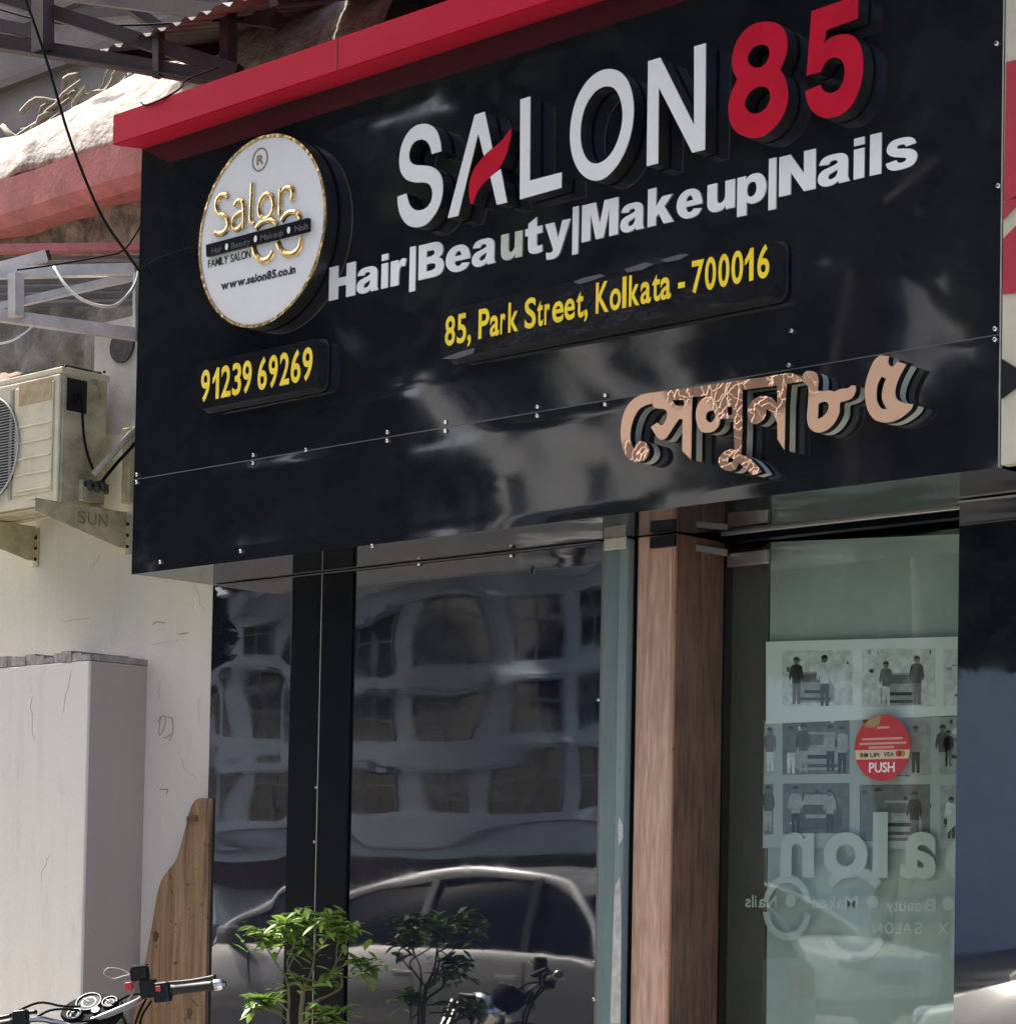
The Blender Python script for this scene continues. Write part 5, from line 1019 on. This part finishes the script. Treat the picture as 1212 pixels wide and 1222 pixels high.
# ================================================================== STREET SIDE (seen in the gloss of the panels)
def car(label, x, y, rz, paint):
    t = thing('parked_car', label, 'car', (0, 0, 0), 'cars parked in the street')
    pr = [(-2.0,.35),(-2.05,.6),(-1.95,.80),(-1.2,.93),(-.85,.99),(1.55,1.02),(2.0,.98),(2.05,.6),(1.98,.32)]
    b1 = B(); hw = .86; A1 = [b1.verts.new((px, -hw, pz)) for px, pz in pr]; A2 = [b1.verts.new((px, hw, pz)) for px, pz in pr]
    b1.faces.new(A1); b1.faces.new(A2[::-1]); n_ = len(pr)
    for i in range(n_): b1.faces.new((A1[i], A2[i], A2[(i+1)%n_], A1[(i+1)%n_]))
    bmesh.ops.bevel(b1, geom=b1.edges[:], offset=.07, segments=4, affect='EDGES', profile=.5); obj('body', b1, paint, t, True)
    def cab(z0f, inset, grow, m, nm, pts):
        b = B(); L1 = [[b.verts.new((px, s*(w+grow), pz)) for px, pz, w in pts] for s in (-1, 1)]
        b.faces.new(L1[0]); b.faces.new(L1[1][::-1]); k_ = len(pts)
        for i in range(k_): b.faces.new((L1[0][i], L1[1][i], L1[1][(i+1)%k_], L1[0][(i+1)%k_]))
        bmesh.ops.bevel(b, geom=b.edges[:], offset=.04, segments=3, affect='EDGES', profile=.5); return obj(nm, b, m, t, True)
    arc = [(-1.05,.97,.80),(-.72,1.17,.75),(-.38,1.33,.70),(0,1.45,.66),(.45,1.515,.645),(.95,1.525,.64),(1.35,1.48,.645),(1.65,1.36,.67),(1.85,1.18,.73),(1.95,.98,.79)]
    cab(0, 0, 0, CARG, 'windows', arc)
    b = B(); rr = [[b.verts.new((px, f*w*.93, pz+.012+.03*(1-f*f))) for f in (-1, -.5, 0, .5, 1)] for px, pz, w in arc[3:8]]
    for i in range(4):
        for k in range(4): b.faces.new((rr[i][k], rr[i][k+1], rr[i+1][k+1], rr[i+1][k])).smooth = True
    obj('roof', b, paint, t)
    for s in (-1, 1):
        b1 = B(); tube(b1, spline([(px, s*(w-.01), pz) for px, pz, w in arc], 4), .034, 8); obj('roof_rail', b1, CARW, t)
        b1 = B(); bar(b1, (.42, s*.815, .98), (.50, s*.655, 1.5), .07, .03, (0, s, 0)); obj('pillar', b1, paint, t)
        b1 = B(); bar(b1, (1.42, s*.81, .98), (1.36, s*.66, 1.47), .05, .03, (0, s, 0)); obj('pillar', b1, BLK, t)
        for dx_ in (-.55, .45, 1.45): b1 = B(); box(b1, dx_, dx_+.012, s*.858-.004, s*.858+.004, .42, .95); obj('door_gap', b1, BLK, t)
        for wx in (-1.25, 1.3):
            b1 = B(); tube(b1, [(wx, s*.68, .31), (wx, s*.70, .31), (wx, s*.86, .31), (wx, s*.88, .31)], [.28, .31, .31, .28], 24); w_ = obj('wheel', b1, RUBBER, t)
            b1 = B(); tube(b1, [(wx, s*.86, .31), (wx, s*.885, .31), (wx, s*.89, .31)], [.2, .19, .06], 16); obj('rim', b1, STEEL, w_)
        b1 = B(); bbox(b1, -2.06, -1.70, s*.62-.2, s*.62+.2, .66, .80, bev=.05); obj('headlight', b1, LAMP, t)
        b1 = B(); bbox(b1, 1.88, 2.065, s*.66-.14, s*.66+.14, .72, .94, bev=.04); obj('tail_light', b1, REDL, t)
        b1 = B(); bbox(b1, -.78, -.62, s*.92-.09, s*.92+.09, .98, 1.10, bev=.035); obj('side_mirror', b1, paint, t)
        for hx in (.3, 1.25): b1 = B(); bbox(b1, hx, hx+.16, s*.862-.01, s*.862+.01, .86, .89, bev=.004); obj('door_handle', b1, CHROME, t)
    b1 = B(); bbox(b1, -2.075, -1.9, -.4, .4, .5, .64, bev=.02); obj('grille', b1, BLK, t)
    b1 = B(); bbox(b1, -1.95, 1.95, -.83, .83, .2, .38, bev=.05); obj('sill', b1, BLK, t)
    t.location = (x, y, 0); t.rotation_euler = (0, 0, rz); return t
def kids_free(t):
    for c in t.children: pass
car('silver parked hatchback reflected in the lower black panels', -3.45, -4.6, 0, CARS)
car('white parked car reflected in the lower part of the glass door', 2.35, -4.75, 0, CARW)
car('white parked car across the street, reflected in the door beside the column', -7.5, -12.5, R(180), CARW)

def building(name, label, x0, x1, yf, depth, h, m, rows, colw, winw, winh, z0, pitch, ledge):
    t = thing(name, label, 'building', ((x0+x1)/2, yf, 0))
    b1 = B(); box(b1, x0, x1, yf-depth, yf, 0, h); obj('walls', b1, m, t)
    b1 = B(); box(b1, x0-.3, x1+.3, yf-depth-.3, yf+.35, h, h+.35); obj('cornice', b1, m, t)
    wb = B(); box(wb, -winw/2, winw/2, 0, .03, 0, winh); wme = bpy.data.meshes.new('window'); wb.to_mesh(wme); wb.free(); wme.materials.append(WINM)
    fb = B()
    for a_ in (-winw/2-.03, -.03, winw/2-.03): box(fb, a_, a_+.06, .031, .06, 0, winh)
    box(fb, -winw/2, winw/2, .032, .055, winh*.55, winh*.55+.05); fme = bpy.data.meshes.new('frame'); fb.to_mesh(fme); fb.free(); fme.materials.append(WFR)
    lb = B(); box(lb, -winw/2-.15, winw/2+.15, .002, .45, winh+.02, winh+.12); lme = bpy.data.meshes.new('sunshade'); lb.to_mesh(lme); lb.free(); lme.materials.append(m)
    for r_ in range(rows):
        zz = z0+r_*pitch
        if ledge: b1 = B(); box(b1, x0-.1, x1+.1, yf+.002, yf+.30, zz-.5, zz-.2); obj('floor_band', b1, m, t)
        nc = int((x1-x0)/colw)
        for c in range(nc):
            xx = x0+(c+.5)*(x1-x0)/nc
            for me, nm in ((wme, 'window'), (fme, 'window_frame'), (lme, 'sunshade')):
                if nm == 'window_frame' and rows > 6: continue
                o = bpy.data.objects.new(nm, me); COL.objects.link(o); o.parent = t; o.location = (xx-(x0+x1)/2, .003, zz)
    return t
bA = building('street_building', 'pale low building with rows of windows across the street, seen in reflection', -54, -20, -34, 9, 8.3, BLDA, 3, 3.0, 1.9, 1.05, 3.2, 1.72, True)
bA.rotation_euler.z = R(14)
bB = building('tower_building', 'tall grey-brown building behind the low one, seen in the signboard gloss', -49, -14, -48, 12, 24, BLDB, 7, 5.8, 1.5, 1.7, 3.5, 3.1, False)
bB.rotation_euler.z = R(9)
aw = thing('shop_awning', 'long brown awning on the pale building across the street', 'awning', (-37, -34, 1.9))
b1 = B(); bbox(b1, -53, -21, -33.5, -32.6, 1.95, 2.1, bev=.03); obj('canvas', b1, mat('brown_awning', (.07, .045, .035), .8), aw)
b1 = B(); bbox(b1, -53, -21, -32.7, -32.6, 1.5, 1.949, bev=.03); obj('valance', b1, mat('brown_awning', (.07, .045, .035), .8), aw)
aw.rotation_euler.z = R(14)
# board seen as a bright patch low in the signboard's gloss
def make_tree(label, x, y, h, rx, rz, n, seed, src=None):
    t = thing('street_tree', label, 'tree', (x, y, 0), 'trees across the street'); rnd = random.Random(seed)
    b1 = B(); tube(b1, spline([(x, y, 0), (x+.2, y, h*.25), (x-.1, y+.2, h*.5), (x+.2, y, h*.75)], 4), [.35-.022*i for i in range(13)], 10); tr = obj('trunk', b1, BARK, t)
    for k in range(7):
        an = k*2.4; e = Vector((x+math.cos(an)*rx*.6, y+math.sin(an)*rx*.6, h*(.64+.04*k))); b1 = B(); tube(b1, spline([(x, y, h*(.48+.02*k)), (x+math.cos(an)*rx*.3, y+math.sin(an)*rx*.3, h*(.56+.03*k)), e], 4), [.14-.012*i for i in range(9)], 6); obj('limb', b1, BARK, t)
    verts, faces = [], []
    cl = [(rnd.gauss(0, .45)*rx, rnd.gauss(0, .45)*rx, rnd.gauss(0, .4)*rz, rnd.uniform(.18, .34)*rx) for _ in range(26)]
    for _ in range(n):
        c = rnd.choice(cl); d = Vector((rnd.gauss(0, 1), rnd.gauss(0, 1), rnd.gauss(0, 1))).normalized()*c[3]*rnd.random()**.4
        p = Vector((x+c[0], y+c[1], h*.72+c[2]))+d*Vector((1, 1, .75)).x; s = rnd.uniform(.28, .55)
        u = Vector((rnd.gauss(0, 1), rnd.gauss(0, 1), rnd.gauss(0, .6))).normalized()*s; w = u.orthogonal().normalized()*s*.6; i0 = len(verts)
        verts += [p-u, p+w, p+u, p-w]; faces.append((i0, i0+1, i0+2, i0+3))
    me = bpy.data.meshes.new('crown'); me.from_pydata(verts, [], faces); me.update(); me.materials.append(TLEAF)
    o = obj('crown', me, None, t); return t
make_tree('tall leafy tree across the street, nearest to the parked cars', -7.5, -16, 17, 7.0, 4.0, 9000, 1)
make_tree('leafy tree across the street at the left of the low building', -33, -24, 14, 5.5, 5, 8000, 2)
make_tree('tall dark tree beyond the low building, left of the tower', -46, -33, 22, 9, 8, 9000, 3)
make_tree('big spreading tree across the street, right of the others', 1, -17, 17, 7.0, 3.6, 9000, 4)
make_tree('bushy tree across the street whose leaves show in the door glass', -12, -22, 8.5, 3.0, 2.6, 8000, 5)
make_tree('large tree before the low building, seen high in the left of the signboard', -31, -27, 21, 8, 6, 9000, 6)
